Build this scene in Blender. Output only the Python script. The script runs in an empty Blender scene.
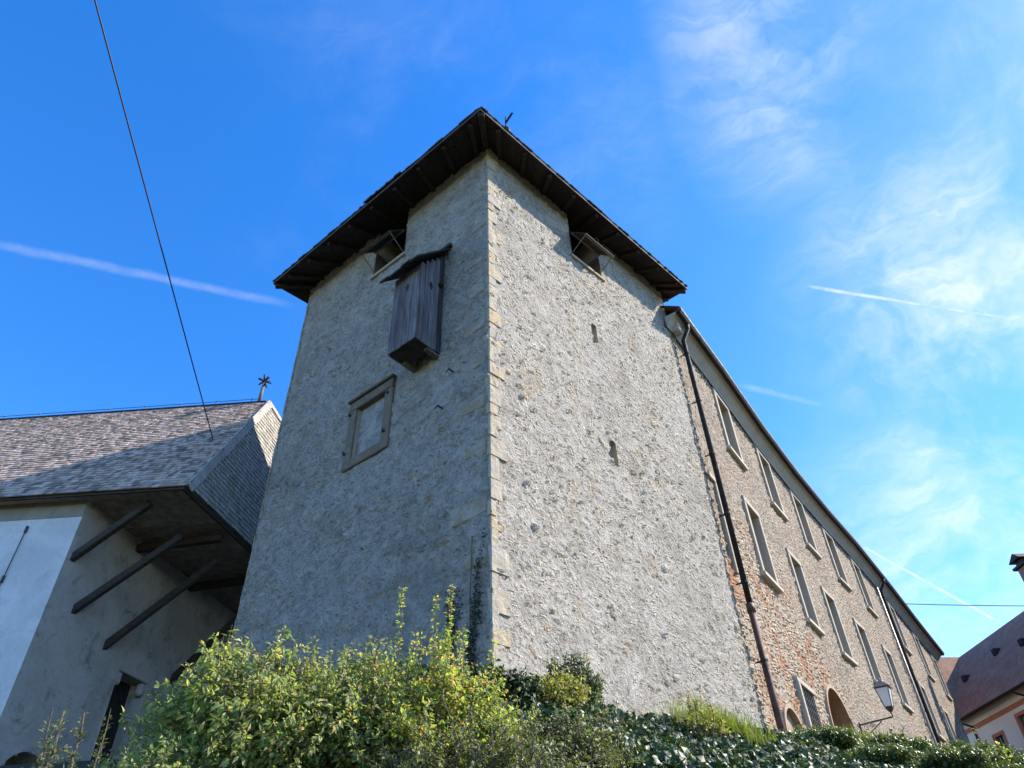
import bpy, bmesh, math, random
import numpy as np
from mathutils import Vector, Matrix, noise
random.seed(7)
rng = np.random.default_rng(7)
sc = bpy.context.scene
COL = sc.collection
R = math.radians

# ------------------------------------------------------------------ camera, sky, sun, exposure
PITCH, ROLL = R(40.07), R(-2.07)
cd = bpy.data.cameras.new('camera'); cam = bpy.data.objects.new('camera', cd); COL.objects.link(cam)
fw = Vector((0, math.cos(PITCH), math.sin(PITCH))); up = Vector((0, -math.sin(PITCH), math.cos(PITCH))); rt = Vector((1, 0, 0))
cr = math.cos(ROLL) * rt + math.sin(ROLL) * up; cu = -math.sin(ROLL) * rt + math.cos(ROLL) * up
cam.matrix_world = Matrix((cr, cu, -fw)).transposed().to_4x4()
cd.sensor_width = 36.0; cd.lens = 36.0 * 710 / 1024; cd.clip_start = 0.05; cd.clip_end = 5000
sc.camera = cam

SUN_AZ, SUN_EL = R(79.0), R(39.5)
W = bpy.data.worlds.new('World'); sc.world = W; W.use_nodes = True
sd = bpy.data.lights.new('sun', 'SUN'); sd.energy = 3.9; sd.angle = R(0.5); sd.color = (1.0, 0.90, 0.77)
so = bpy.data.objects.new('sun', sd); COL.objects.link(so)
sdir = Vector((math.sin(SUN_AZ) * math.cos(SUN_EL), math.cos(SUN_AZ) * math.cos(SUN_EL), math.sin(SUN_EL)))
so.rotation_euler = sdir.to_track_quat('Z', 'Y').to_euler(); so.location = (20, 0, 30)
sc.view_settings.view_transform = 'Standard'; sc.view_settings.look = 'None'
sc.view_settings.exposure = 1.42; sc.view_settings.gamma = 1.0
SKY_STRENGTH = 0.15

class NT:
    """tiny node-tree writer"""
    def __init__(s, tree): s.t = tree; s.n = tree.nodes; s.l = tree.links
    def new(s, typ, _props=None, **ins):
        n = s.n.new(typ)
        for k, v in (_props or {}).items(): setattr(n, k, v)
        for k, v in ins.items(): s.set(n, k.replace('_', ' '), v)
        return n
    def set(s, n, key, v):
        key = int(key[1:]) if key[0] == 'i' and key[1:].isdigit() else key
        sock = n.inputs[key]
        if isinstance(v, bpy.types.NodeSocket): s.l.new(v, sock)
        elif isinstance(v, bpy.types.Node): s.l.new(v.outputs[0], sock)
        else: sock.default_value = v
    def math(s, op, a, b=None, c=None, clamp=False):
        n = s.n.new('ShaderNodeMath'); n.operation = op; n.use_clamp = clamp
        for i, v in enumerate((a, b, c)):
            if v is not None: s.set(n, 'i%d' % i, v)
        return n.outputs[0]
    def vmath(s, op, a, b=None):
        n = s.n.new('ShaderNodeVectorMath'); n.operation = op
        s.set(n, 'i0', a)
        if b is not None: s.set(n, 'i1', b)
        return n.outputs['Value' if op in ('DOT_PRODUCT', 'LENGTH', 'DISTANCE') else 'Vector']
    def mapr(s, v, a, b, c=0.0, d=1.0, smooth=True):
        n = s.n.new('ShaderNodeMapRange')
        if smooth: n.interpolation_type = 'SMOOTHSTEP'
        for k, x in zip(range(5), (v, a, b, c, d)): s.set(n, 'i%d' % k, x)
        return n.outputs[0]
    def mix(s, f, a, b, blend='MIX'):
        n = s.n.new('ShaderNodeMix'); n.data_type = 'RGBA'; n.blend_type = blend
        s.set(n, 'i0', f)
        for i, v in ((6, a), (7, b)):
            if isinstance(v, tuple) and len(v) == 3: v = v + (1,)
            s.set(n, 'i%d' % i, v)
        return n.outputs[2]
    def noise(s, vec, scale, detail=4, rough=0.55, dist=0.0, col=False):
        n = s.new('ShaderNodeTexNoise', None, Vector=vec, Scale=scale, Detail=detail, Roughness=rough, Distortion=dist)
        return n.outputs[1 if col else 0]
    def ramp(s, f, stops, interp='LINEAR'):
        n = s.n.new('ShaderNodeValToRGB'); n.color_ramp.interpolation = interp
        e = n.color_ramp.elements
        while len(e) < len(stops): e.new(0.5)
        for el, (p, c) in zip(e, stops): el.position = p; el.color = c + (1,) if len(c) == 3 else c
        s.set(n, 'i0', f)
        return n.outputs[0]
    def bump(s, h, strength=0.5, dist=0.02, normal=None):
        n = s.new('ShaderNodeBump', None, Height=h, Strength=strength, Distance=dist)
        if normal is not None: s.set(n, 'Normal', normal)
        return n.outputs[0]

def pixdir(x, y):      # a direction in the world (for the clouds), in angles measured from the street
    return ((x - 512) / 710 * cr + (384 - y) / 710 * cu + fw).normalized()

def at(x, y, D): d = ((x - 512) / 710 * cr + (384 - y) / 710 * cu + fw); return (d.x / math.hypot(d.x, d.y) * D, d.y / math.hypot(d.x, d.y) * D, d.z / math.hypot(d.x, d.y) * D)
def build_world():
    t = NT(W.node_tree); t.n.clear()
    out = t.n.new('ShaderNodeOutputWorld'); bg = t.n.new('ShaderNodeBackground'); bg.inputs[1].default_value = SKY_STRENGTH
    t.l.new(bg.outputs[0], out.inputs[0])
    sky = t.n.new('ShaderNodeTexSky'); sky.sky_type = 'NISHITA'; sky.sun_disc = False
    sky.sun_elevation = SUN_EL; sky.sun_rotation = SUN_AZ; sky.altitude = 700; sky.air_density = 1.0; sky.dust_density = 0.2; sky.ozone_density = 2.0
    hs = t.new('ShaderNodeHueSaturation', None, Color=sky, Hue=0.509, Saturation=1.37, Value=1.0)
    tc = t.n.new('ShaderNodeTexCoord'); d = tc.outputs['Generated']
    col = hs.outputs[0]
    def gauss(px, py, r0, r1):
        v = pixdir(px, py)
        dist = t.vmath('DISTANCE', d, tuple(v))
        return t.mapr(dist, r1, r0)
    # cirrus: fibres drawn out along one direction of the sky, warped, inside soft regions
    e1 = (pixdir(1024, 285) - pixdir(860, 335)).normalized(); e2 = pixdir(940, 310); e3 = e1.cross(e2).normalized()
    wn = t.vmath('ADD', d, t.vmath('MULTIPLY', t.vmath('SUBTRACT', t.noise(d, 3.2, 5, 0.6, 0, True), (0.5, 0.5, 0.5)), (0.22, 0.22, 0.22)))
    fv = t.new('ShaderNodeCombineXYZ', None, X=t.math('MULTIPLY', t.vmath('DOT_PRODUCT', wn, tuple(e1)), 3.2), Y=t.math('MULTIPLY', t.vmath('DOT_PRODUCT', wn, tuple(e3)), 13.0), Z=t.math('MULTIPLY', t.vmath('DOT_PRODUCT', wn, tuple(e2)), 3.0)).outputs[0]
    n1 = t.noise(fv, 2.0, 10, 0.64, 0.35)
    n2 = t.noise(wn, 4.2, 8, 0.6, 0.3)
    fib = t.mapr(n1, 0.34, 0.72); puff = t.mapr(n2, 0.34, 0.66)
    wisp = t.math('MULTIPLY', t.math('ADD', t.math('MULTIPLY', fib, 0.55), 0.35), puff)
    reg = None
    for px, py, r0, r1, a in ((1010, 290, 0.04, 0.30, 1.0), (960, 335, 0.02, 0.18, .9), (785, 85, 0.0, 0.20, .6), (750, 5, 0.0, .16, .6), (1000, 500, 0.02, 0.24, .8),
                              (900, 470, 0, .16, .35), (960, 620, 0.05, 0.3, 0.7), (340, 235, 0, .2, .10), (590, 150, 0, .22, .16), (400, 20, 0, .3, .10), (1010, 60, 0, .25, .4)):
        g = t.math('MULTIPLY', gauss(px, py, r0, r1), a)
        reg = g if reg is None else t.math('MAXIMUM', reg, g)
    cl = t.math('MULTIPLY', wisp, reg, clamp=True)
    # thin veil that fills the hazy right-hand sky
    veil = t.math('MULTIPLY', gauss(1150, 420, 0.05, 0.8), 0.05)
    cl = t.math('ADD', t.math('MULTIPLY', cl, 0.85), veil, clamp=True)
    # contrails: bands along great circles
    for (x0, y0), (x1, y1), w, a, soft in (((-60, 232), (306, 308), 0.0080, 0.125, 0.35), ((792, 284), (1080, 330), 0.0040, 0.55, 0.3),
                                     ((858, 544), (1002, 624), 0.0032, 0.62, 0.15), ((728, 382), (842, 410), 0.007, 0.16, 0.5)):
        a0, a1 = pixdir(x0, y0), pixdir(x1, y1)
        nrm = a0.cross(a1).normalized(); mid = (a0 + a1).normalized(); half = (a1 - a0).length / 2
        wob = t.math('MULTIPLY', t.math('SUBTRACT', t.noise(d, 26, 5, 0.6), 0.5), w * 1.0)
        off = t.math('ABSOLUTE', t.math('ADD', t.vmath('DOT_PRODUCT', d, tuple(nrm)), wob))
        band = t.mapr(off, w, w * 0.1)
        ext = t.mapr(t.vmath('DISTANCE', d, tuple(mid)), half, half * (1 - soft))
        band = t.math('MULTIPLY', t.math('MULTIPLY', band, ext), t.math('MULTIPLY', t.mapr(t.noise(d, 40, 4, 0.7), 0.2, 0.7, 0.5, 1.0), a))
        cl = t.math('MAXIMUM', cl, band)
    white = t.mix(1.0, (3.3, 3.35, 3.4), (1, 1, 1), 'MULTIPLY')
    t.l.new(t.mix(cl, col, white), bg.inputs[0])
build_world()

# ------------------------------------------------------------------ mesh and object helpers
class MB:
    def __init__(s): s.v = []; s.f = []; s.uv = None
    def quad(s, *p):
        i = len(s.v); s.v += [tuple(q) for q in p]; s.f.append(tuple(range(i, i + len(p))))
    def hexa(s, p):   # p: 8 corners, bottom 4 then top 4 (same winding, ccw from above)
        i = len(s.v); s.v += [tuple(q) for q in p]
        s.f += [(i + 3, i + 2, i + 1, i), (i + 4, i + 5, i + 6, i + 7)]
        for k in range(4):
            j = (k + 1) % 4; s.f.append((i + k, i + j, i + 4 + j, i + 4 + k))
    def box(s, o, a, b, c):   # parallelepiped from corner o along a,b,c
        o, a, b, c = map(Vector, (o, a, b, c))
        if a.cross(b).dot(c) < 0: a, b = b, a
        s.hexa([o, o + a, o + a + b, o + b, o + c, o + a + c, o + a + b + c, o + b + c])
    def cbox(s, c, sx, sy, sz):
        s.box((c[0] - sx / 2, c[1] - sy / 2, c[2] - sz / 2), (sx, 0, 0), (0, sy, 0), (0, 0, sz))
    def bar(s, p, q, w, h, upv=(0, 0, 1)):   # rectangular bar between two points
        p, q = Vector(p), Vector(q); d = (q - p).normalized(); x = d.cross(Vector(upv))
        if x.length < 1e-4: x = d.cross(Vector((1, 0, 0)))
        x.normalize(); y = x.cross(d).normalized()
        s.box(p - x * w / 2 - y * h / 2, x * w, q - p, y * h)
    def tube(s, pts, r, n=8, caps=True):
        pts = [Vector(p) for p in pts]; rs = r if isinstance(r, (list, tuple)) else [r] * len(pts)
        base = len(s.v); prev = None
        for k, p in enumerate(pts):
            d = (pts[min(k + 1, len(pts) - 1)] - pts[max(k - 1, 0)]).normalized()
            if prev is None:
                x = d.cross(Vector((0, 0, 1)));
                if x.length < 1e-3: x = d.cross(Vector((1, 0, 0)))
            else: x = prev - d * prev.dot(d)
            x.normalize(); prev = x; y = d.cross(x)
            for j in range(n):
                a = 2 * math.pi * j / n; s.v.append(tuple(p + (x * math.cos(a) + y * math.sin(a)) * rs[k]))
        for k in range(len(pts) - 1):
            for j in range(n):
                j2 = (j + 1) % n; s.f.append((base + k * n + j, base + k * n + j2, base + (k + 1) * n + j2, base + (k + 1) * n + j))
        if caps:
            s.f.append(tuple(base + j for j in range(n))[::-1]); e = base + (len(pts) - 1) * n; s.f.append(tuple(e + j for j in range(n)))
    def ball(s, c, r, n=10):
        m = n // 2; b = len(s.v)
        for i in range(m + 1):
            th = math.pi * i / m
            for j in range(n):
                ph = 2 * math.pi * j / n
                s.v.append((c[0] + r * math.sin(th) * math.cos(ph), c[1] + r * math.sin(th) * math.sin(ph), c[2] + r * math.cos(th)))
        for i in range(m):
            for j in range(n):
                j2 = (j + 1) % n; s.f.append((b + i * n + j, b + (i + 1) * n + j, b + (i + 1) * n + j2, b + i * n + j2))
    def build(s, name, mat, parent=None, smooth=False, bevel=0, sub=0):
        me = bpy.data.meshes.new(name); me.from_pydata(s.v, [], s.f); me.update()
        if s.uv is not None:
            ul = me.uv_layers.new(name='uv'); ul.data.foreach_set('uv', [c for uv in s.uv for c in uv])
        if smooth: me.polygons.foreach_set('use_smooth', [True] * len(me.polygons))
        o = bpy.data.objects.new(name, me); COL.objects.link(o)
        if mat: me.materials.append(mat)
        if bevel:
            m = o.modifiers.new('bevel', 'BEVEL'); m.width = bevel; m.segments = 1; m.limit_method = 'ANGLE'
        if sub:
            m = o.modifiers.new('subdivision', 'SUBSURF'); m.subdivision_type = 'SIMPLE'; m.levels = m.render_levels = sub
        if parent:
            o.parent = parent; o.location = -root_loc(parent)
        return o
def root_loc(p):
    l = Vector(p.location)
    while p.parent: p = p.parent; l += Vector(p.location)
    return l
def thing(name, label, cat, loc, group=None):
    o = bpy.data.objects.new(name, None); COL.objects.link(o); o.location = loc; o.empty_display_size = 0.3
    tag(o, label, cat, group); return o
def tag(o, label, cat, group=None, kind=None):
    o['label'] = label; o['category'] = cat
    if group: o['group'] = group
    if kind: o['kind'] = kind
    return o

def lines(a, b, step, *breaks):
    ks = sorted(set([a, b] + [x for x in breaks if a < x < b])); out = []
    for p, q in zip(ks, ks[1:]):
        n = max(1, int(math.ceil((q - p) / step)));  out += [p + (q - p) * i / n for i in range(n)]
    return out + [b]
def wall_grid(mb, pt, nrm, us, zs, skip):
    """grid of quads; pt(u) -> (x, y) on the wall, nrm(u) outward, skip(u, z) True inside an opening"""
    idx = {}
    def vi(i, j):
        if (i, j) not in idx:
            x, y = pt(us[i]); idx[i, j] = len(mb.v); mb.v.append((x, y, zs[j]))
        return idx[i, j]
    for i in range(len(us) - 1):
        for j in range(len(zs) - 1):
            if not skip((us[i] + us[i + 1]) / 2, (zs[j] + zs[j + 1]) / 2):
                mb.f.append((vi(i, j), vi(i + 1, j), vi(i + 1, j + 1), vi(i, j + 1)))
def reveal(mb, P, u0, u1, z0, z1, depth, out=0.012, top=True, back=False):
    """the four inner sides of an opening; P(u, o, z) -> point, o outward"""
    mb.quad(P(u0, out, z0), P(u0, out, z1), P(u0, -depth, z1), P(u0, -depth, z0))
    mb.quad(P(u1, out, z1), P(u1, out, z0), P(u1, -depth, z0), P(u1, -depth, z1))
    mb.quad(P(u0, out, z0), P(u0, -depth, z0), P(u1, -depth, z0), P(u1, out, z0))
    if top: mb.quad(P(u0, out, z1), P(u1, out, z1), P(u1, -depth, z1), P(u0, -depth, z1))
    if back: mb.quad(P(u0, -depth, z0), P(u0, -depth, z1), P(u1, -depth, z1), P(u1, -depth, z0))

# ------------------------------------------------------------------ materials
def mat(name, rough=0.9, spec=0.3):
    m = bpy.data.materials.new(name); m.use_nodes = True; t = NT(m.node_tree); t.n.clear()
    out = t.n.new('ShaderNodeOutputMaterial'); b = t.n.new('ShaderNodeBsdfPrincipled'); t.l.new(b.outputs[0], out.inputs[0])
    b.inputs['Roughness'].default_value = rough; b.inputs['Specular IOR Level'].default_value = spec
    t.b = b; t.out = out; t.co = t.n.new('ShaderNodeTexCoord').outputs['Object']; t.m = m
    return t
def island(t): return t.n.new('ShaderNodeNewGeometry').outputs['Random Per Island']

def m_rubble():
    """rubble of very mixed stone sizes, partly smeared over with rough mortar"""
    t = mat('rubble_masonry', 0.95, 0.12); co = t.co
    def warp(v, sc_, amt): return t.vmath('ADD', v, t.vmath('MULTIPLY', t.vmath('SUBTRACT', t.noise(co, sc_, 4, 0.55, 0, True), (0.5, 0.5, 0.5)), (amt, amt, amt)))
    wv = warp(warp(co, 1.2, 0.55), 4.5, 0.16)
    st = t.new('ShaderNodeMapping', None, Vector=wv, Scale=(1, 1, 1.5)).outputs[0]
    big, bigc = [t.new('ShaderNodeTexVoronoi', {'feature': f}, Vector=st, Scale=3.9) for f in ('SMOOTH_F1', 'F1')]; big.inputs['Smoothness'].default_value = 0.2
    sml, smlc = [t.new('ShaderNodeTexVoronoi', {'feature': f}, Vector=st, Scale=9.5) for f in ('SMOOTH_F1', 'F1')]; sml.inputs['Smoothness'].default_value = 0.2
    sB = t.new('ShaderNodeSeparateColor', None, Color=bigc.outputs['Color']); sS = t.new('ShaderNodeSeparateColor', None, Color=smlc.outputs['Color'])
    which = t.mapr(sB.outputs[0], 0.50, 0.62)                          # some cells are one big stone, others a nest of small ones
    smear = t.mapr(t.noise(co, 0.62, 6, 0.68, 0.5), 0.42, 0.62)        # patches where the mortar covers the faces
    domB = t.mapr(big.outputs['Distance'], 0.62, 0.14); domS = t.mapr(sml.outputs['Distance'], 0.66, 0.10)
    n0 = t.noise(co, 1.9, 4, 0.6, 0.4); n1 = t.noise(st, 4.4, 9, 0.74, 0.5); n2 = t.noise(co, 11, 7, 0.74, 0.3); n3 = t.noise(co, 34, 4, 0.7)
    lift = t.math('ADD', t.math('MULTIPLY', t.math('MULTIPLY', domB, which), t.mapr(sB.outputs[1], 0, 1, 0.25, 1.0, False)),
                  t.math('MULTIPLY', t.math('MULTIPLY', domS, t.math('SUBTRACT', 1.0, which)), t.mapr(sS.outputs[1], 0, 1, 0.05, 0.8, False)))
    lift = t.math('MULTIPLY', lift, t.mapr(smear, 0, 1, 1.0, 0.5, False))
    hgt = t.math('ADD', t.math('ADD', t.math('MULTIPLY', lift, 0.66), t.math('MULTIPLY', n0, 0.35)), t.math('ADD', t.math('ADD', t.math('MULTIPLY', n1, 0.85), t.math('MULTIPLY', n2, 0.50)), t.math('MULTIPLY', n3, 0.12)))
    dn = t.n.new('ShaderNodeDisplacement'); dn.inputs['Midlevel'].default_value = 1.10; dn.inputs['Scale'].default_value = 0.14
    t.l.new(hgt, dn.inputs['Height']); t.l.new(dn.outputs[0], t.out.inputs['Displacement']); t.m.displacement_method = 'BOTH'
    mort = t.mix(n0, (0.29, 0.28, 0.262), (0.44, 0.43, 0.405))
    stops = [(0, (0.30, 0.295, 0.285)), (0.25, (0.46, 0.455, 0.44)), (0.45, (0.37, 0.345, 0.305)), (0.6, (0.27, 0.265, 0.26)), (0.74, (0.50, 0.49, 0.47)), (0.86, (0.38, 0.30, 0.205)), (1, (0.43, 0.40, 0.36))]
    stone = t.mix(which, t.ramp(sS.outputs[2], stops), t.ramp(sB.outputs[2], stops))
    c = t.mix(t.mapr(lift, 0.12, 0.42, 0, 0.85), mort, stone)
    c = t.mix(t.mapr(n2, 0.50, 0.34, 0, 0.6), c, (0.19, 0.18, 0.165)); c = t.mix(t.mapr(n2, 0.56, 0.70, 0, 0.55), c, (0.55, 0.54, 0.52))
    c = t.mix(t.math('MULTIPLY', t.mapr(n1, 0.47, 0.35), 0.62), c, (0.15, 0.135, 0.115))
    c = t.mix(t.mapr(t.noise(st, 7.5, 5, 0.65, 0.6), 0.43, 0.33, 0, 0.7), c, (0.13, 0.12, 0.105)); c = t.mix(t.mapr(t.noise(co, 1.7, 7, 0.7, 0.8), 0.55, 0.66, 0, 0.4), c, (0.47, 0.465, 0.455))
    c = t.mix(t.mapr(t.noise(co, 0.8, 7, 0.72, 0.7), 0.53, 0.68, 0, 0.5), c, (0.31, 0.24, 0.15))
    c = t.mix(t.mapr(t.noise(co, 0.45, 6, 0.66, 0.5), 0.50, 0.68, 0, 0.40), c, (0.17, 0.165, 0.15))
    zs = t.new('ShaderNodeMapping', None, Vector=co, Scale=(2.6, 2.6, 0.22)).outputs[0]       # rain streaks
    c = t.mix(t.mapr(t.noise(zs, 1.0, 6, 0.65, 0.2), 0.54, 0.72, 0, 0.30), c, (0.20, 0.195, 0.18))
    bl = t.noise(co, 2.6, 6, 0.7, 0.9); c = t.mix(t.mapr(bl, 0.48, 0.36, 0, 0.42), c, (0.19, 0.175, 0.155)); c = t.mix(t.mapr(bl, 0.54, 0.68, 0, 0.5), c, (0.53, 0.52, 0.50))
    pit = t.mapr(t.noise(co, 13, 3, 0.6), 0.39, 0.30)
    c = t.mix(t.math('MULTIPLY', pit, 0.8), c, (0.09, 0.082, 0.072))
    t.set(t.b, 'Base Color', t.mix(1.0, c, (1.10, 1.065, 1.005), 'MULTIPLY')); return t.m

def m_ashlar(name, stops, bumpy=0.6, rough=False):
    t = mat(name, 0.92, 0.2); r = island(t)
    c = t.ramp(r, stops)
    n = t.noise(t.co, 5, 6, 0.7, 0.3); f = t.noise(t.co, 40, 4, 0.7)
    c = t.mix(t.mapr(n, 0.4, 0.75, 0, 0.45), c, (0.25, 0.23, 0.19))
    c = t.mix(t.mapr(f, 0.35, 0.8, 0, 0.3), c, (0.5, 0.45, 0.36))
    if rough:
        c = t.mix(t.mapr(t.noise(t.co, 3.1, 7, 0.7, 0.5), 0.46, 0.60, 0, 0.85), c, (0.35, 0.325, 0.285))
        c = t.mix(t.mapr(t.noise(t.co, 14, 4, 0.6), 0.38, 0.28, 0, 0.7), c, (0.13, 0.115, 0.10))
        dn = t.n.new('ShaderNodeDisplacement'); dn.inputs['Midlevel'].default_value = 0.55; dn.inputs['Scale'].default_value = 0.05
        t.l.new(t.math('ADD', t.math('MULTIPLY', t.noise(t.co, 4.5, 7, 0.7, 0.3), 0.8), t.math('MULTIPLY', f, 0.2)), dn.inputs['Height']); t.l.new(dn.outputs[0], t.out.inputs['Displacement']); t.m.displacement_method = 'BOTH'
    else: t.set(t.b, 'Normal', t.bump(t.math('ADD', t.math('MULTIPLY', n, 1.0), t.math('MULTIPLY', f, 0.25)), bumpy, 0.04))
    t.set(t.b, 'Base Color', c); return t.m

def m_plaster(name, a, b, dirt=(0.2, 0.19, 0.17), dirty=0.3, scale=1.0, bump=0.4, spots=0.0):
    t = mat(name, 0.95, 0.15)
    n = t.noise(t.co, 0.8 * scale, 6, 0.65, 0.4); f = t.noise(t.co, 9 * scale, 6, 0.65); g = t.noise(t.co, 45 * scale, 3, 0.6)
    c = t.mix(t.mapr(n, 0.35, 0.65), a + (1,), b + (1,))
    c = t.mix(t.math('MULTIPLY', t.mapr(t.noise(t.co, 1.9 * scale, 7, 0.72, 0.6), 0.5, 0.75), dirty), c, dirt)
    c = t.mix(t.mapr(f, 0.45, 0.8, 0, 0.25), c, dirt)
    if spots: c = t.mix(t.math('MULTIPLY', t.mapr(t.noise(t.co, 16, 2, 0.5), 0.34, 0.27), spots), c, (0.1, 0.09, 0.08))
    t.set(t.b, 'Base Color', c)
    t.set(t.b, 'Normal', t.bump(t.math('ADD', f, t.math('MULTIPLY', g, 0.3)), bump, 0.03)); return t.m

def m_longwall():
    """rough roughcast, coming off towards the lower near end, where rubble and brick show"""
    t = mat('worn_roughcast', 0.95, 0.15); co = t.co
    pos = t.new('ShaderNodeSeparateXYZ', None, Vector=co)
    wv = t.vmath('ADD', co, t.vmath('MULTIPLY', t.noise(co, 1.8, 3, 0.5, 0, True), (0.35, 0.35, 0.35)))
    st = t.new('ShaderNodeMapping', None, Vector=wv, Scale=(1, 1, 1.6)).outputs[0]
    v1 = t.new('ShaderNodeTexVoronoi', {'feature': 'SMOOTH_F1'}, Vector=st, Scale=5.8, Smoothness=0.3)
    v1c = t.new('ShaderNodeTexVoronoi', {'feature': 'F1'}, Vector=st, Scale=5.8)
    sep = t.new('ShaderNodeSeparateColor', None, Color=v1c.outputs['Color'])
    fine = t.noise(co, 18, 6, 0.7); mid = t.noise(co, 5, 5, 0.65, 0.5); big = t.noise(co, 0.5, 5, 0.6, 0.4)
    # worn: more in the low part near the tower
    near = t.math('MULTIPLY', t.mapr(pos.outputs[1], 30.0, 17.0), t.mapr(pos.outputs[2], 12.5, 6.5))
    worn = t.mapr(t.math('ADD', t.math('MULTIPLY', t.noise(co, 0.75, 7, 0.68, 0.5), 0.9), t.math('MULTIPLY', near, 0.50)), 0.56, 0.74)
    dome = t.mapr(v1.outputs['Distance'], 0.6, 0.12)
    hs = t.math('ADD', t.math('MULTIPLY', dome, 0.40), t.math('ADD', t.math('MULTIPLY', fine, 0.3), t.math('MULTIPLY', mid, 0.6)))
    rid = t.noise(st, 5.0, 9, 0.74, 0.5)
    hp = t.math('ADD', t.math('ADD', t.math('MULTIPLY', fine, 0.35), t.math('MULTIPLY', rid, 0.95)), t.math('MULTIPLY', dome, 0.22))
    hgt = t.math('ADD', t.math('MULTIPLY', hs, worn), t.math('MULTIPLY', hp, t.math('SUBTRACT', 1.0, worn)))
    dn = t.n.new('ShaderNodeDisplacement'); dn.inputs['Midlevel'].default_value = 0.9; dn.inputs['Scale'].default_value = 0.20
    t.l.new(hgt, dn.inputs['Height']); t.l.new(dn.outputs[0], t.out.inputs['Displacement']); t.m.displacement_method = 'BOTH'
    pl = t.mix(t.mapr(big, 0.35, 0.65), (0.475, 0.41, 0.325), (0.385, 0.345, 0.285))
    pl = t.mix(t.mapr(mid, 0.42, 0.68, 0, 0.65), pl, (0.25, 0.21, 0.165)); pl = t.mix(t.mapr(t.noise(co, 2.4, 7, 0.72, 0.6), 0.53, 0.63, 0, 0.6), pl, (0.31, 0.185, 0.115)); pl = t.mix(t.mapr(t.noise(co, 1.1, 7, 0.7, 0.5), 0.50, 0.62, 0, 0.55), pl, (0.225, 0.205, 0.175))
    pl = t.mix(t.mapr(t.noise(co, 1.3, 5, 0.6), 0.5, 0.7, 0, 0.5), pl, (0.46, 0.345, 0.27))
    stn = t.ramp(sep.outputs[0], [(0, (0.44, 0.38, 0.30)), (0.25, (0.37, 0.27, 0.19)), (0.4, (0.47, 0.42, 0.34)), (0.55, (0.41, 0.33, 0.235)), (0.7, (0.33, 0.30, 0.26)), (0.85, (0.46, 0.35, 0.21)), (1, (0.38, 0.22, 0.14))])
    stn = t.mix(t.math('MULTIPLY', t.mapr(dome, 0.5, 0.15), 0.75), stn, (0.36, 0.31, 0.25))
    red = t.math('MULTIPLY', t.mapr(t.noise(co, 0.9, 6, 0.7, 0.8), 0.48, 0.62), t.mapr(near, 0.10, 0.5))
    stn = t.mix(t.math('MULTIPLY', red, 0.7), stn, (0.37, 0.16, 0.09))
    c = t.mix(worn, pl, stn); c = t.mix(t.math('MULTIPLY', red, 0.45), c, (0.36, 0.17, 0.09))
    pit = t.mapr(t.noise(co, 13, 3, 0.55), 0.37, 0.29)
    c = t.mix(t.math('MULTIPLY', pit, 0.6), c, (0.12, 0.10, 0.08))
    sp = t.noise(co, 8, 6, 0.75, 0.4); c = t.mix(t.mapr(sp, 0.53, 0.36, 0, 0.8), c, (0.13, 0.10, 0.075)); c = t.mix(t.mapr(t.noise(co, 0.9, 6, 0.7, 0.6), 0.56, 0.68, 0, 0.5), c, (0.40, 0.225, 0.135)); c = t.mix(t.mapr(sp, 0.57, 0.72, 0, 0.45), c, (0.56, 0.50, 0.42))
    t.set(t.b, 'Base Color', c); return t.m

def m_wood(name, cols, vert=True, rough=0.85, bump=0.5):
    t = mat(name, rough, 0.25); r = island(t)
    off = t.new('ShaderNodeCombineXYZ', None, X=t.math('MULTIPLY', r, 37.0), Y=t.math('MULTIPLY', r, 11.0), Z=t.math('MULTIPLY', r, 5.0))
    v = t.vmath('ADD', t.co, off.outputs[0])
    g = t.noise(t.new('ShaderNodeMapping', None, Vector=v, Scale=(26, 26, 1.1) if vert else (4, 4, 22)).outputs[0], 1.0, 7, 0.7, 0.4)
    s = t.noise(t.new('ShaderNodeMapping', None, Vector=v, Scale=(5, 5, .8) if vert else (2, 2, 5)).outputs[0], 1.0, 4, 0.6, 0.3)
    c = t.ramp(t.math('ADD', t.math('MULTIPLY', r, 0.5), t.math('MULTIPLY', s, 0.5)), [(i / (len(cols) - 1) * .6 + .2, k) for i, k in enumerate(cols)])
    c = t.mix(t.mapr(g, 0.35, 0.7, 0, 0.7), c, tuple(x * 0.35 for x in cols[0]))
    t.set(t.b, 'Base Color', c); t.set(t.b, 'Normal', t.bump(g, bump, 0.01)); return t.m

def m_shingle(name, cols, moss=0.0):
    t = mat(name, 0.85, 0.3); r = island(t)
    c = t.ramp(r, [(i / (len(cols) - 1), k) for i, k in enumerate(cols)])
    g = t.noise(t.co, 30, 5, 0.7)
    c = t.mix(t.mapr(g, 0.4, 0.75, 0, 0.5), c, (0.07, 0.065, 0.06))
    if moss: c = t.mix(t.math('MULTIPLY', t.mapr(t.noise(t.co, 0.7, 6, 0.65, 0.4), 0.5, 0.66), moss), c, (0.15, 0.17, 0.08))
    t.set(t.b, 'Base Color', c); t.set(t.b, 'Normal', t.bump(g, 0.4, 0.01)); return t.m

def m_plain(name, c, rough=0.6, metal=0.0, var=0.25, scale=6, spec=0.4):
    t = mat(name, rough, spec); n = t.noise(t.co, scale, 6, 0.7, 0.3)
    t.set(t.b, 'Base Color', t.mix(t.mapr(n, 0.35, 0.75, 0, 1), tuple(x * (1 + var) for x in c), tuple(x * (1 - var * 1.6) for x in c)))
    t.b.inputs['Metallic'].default_value = metal
    t.set(t.b, 'Roughness', t.mapr(n, 0.3, 0.7, max(0.05, rough - 0.12), min(1, rough + 0.12)))
    t.set(t.b, 'Normal', t.bump(n, 0.15, 0.01)); return t.m

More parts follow.
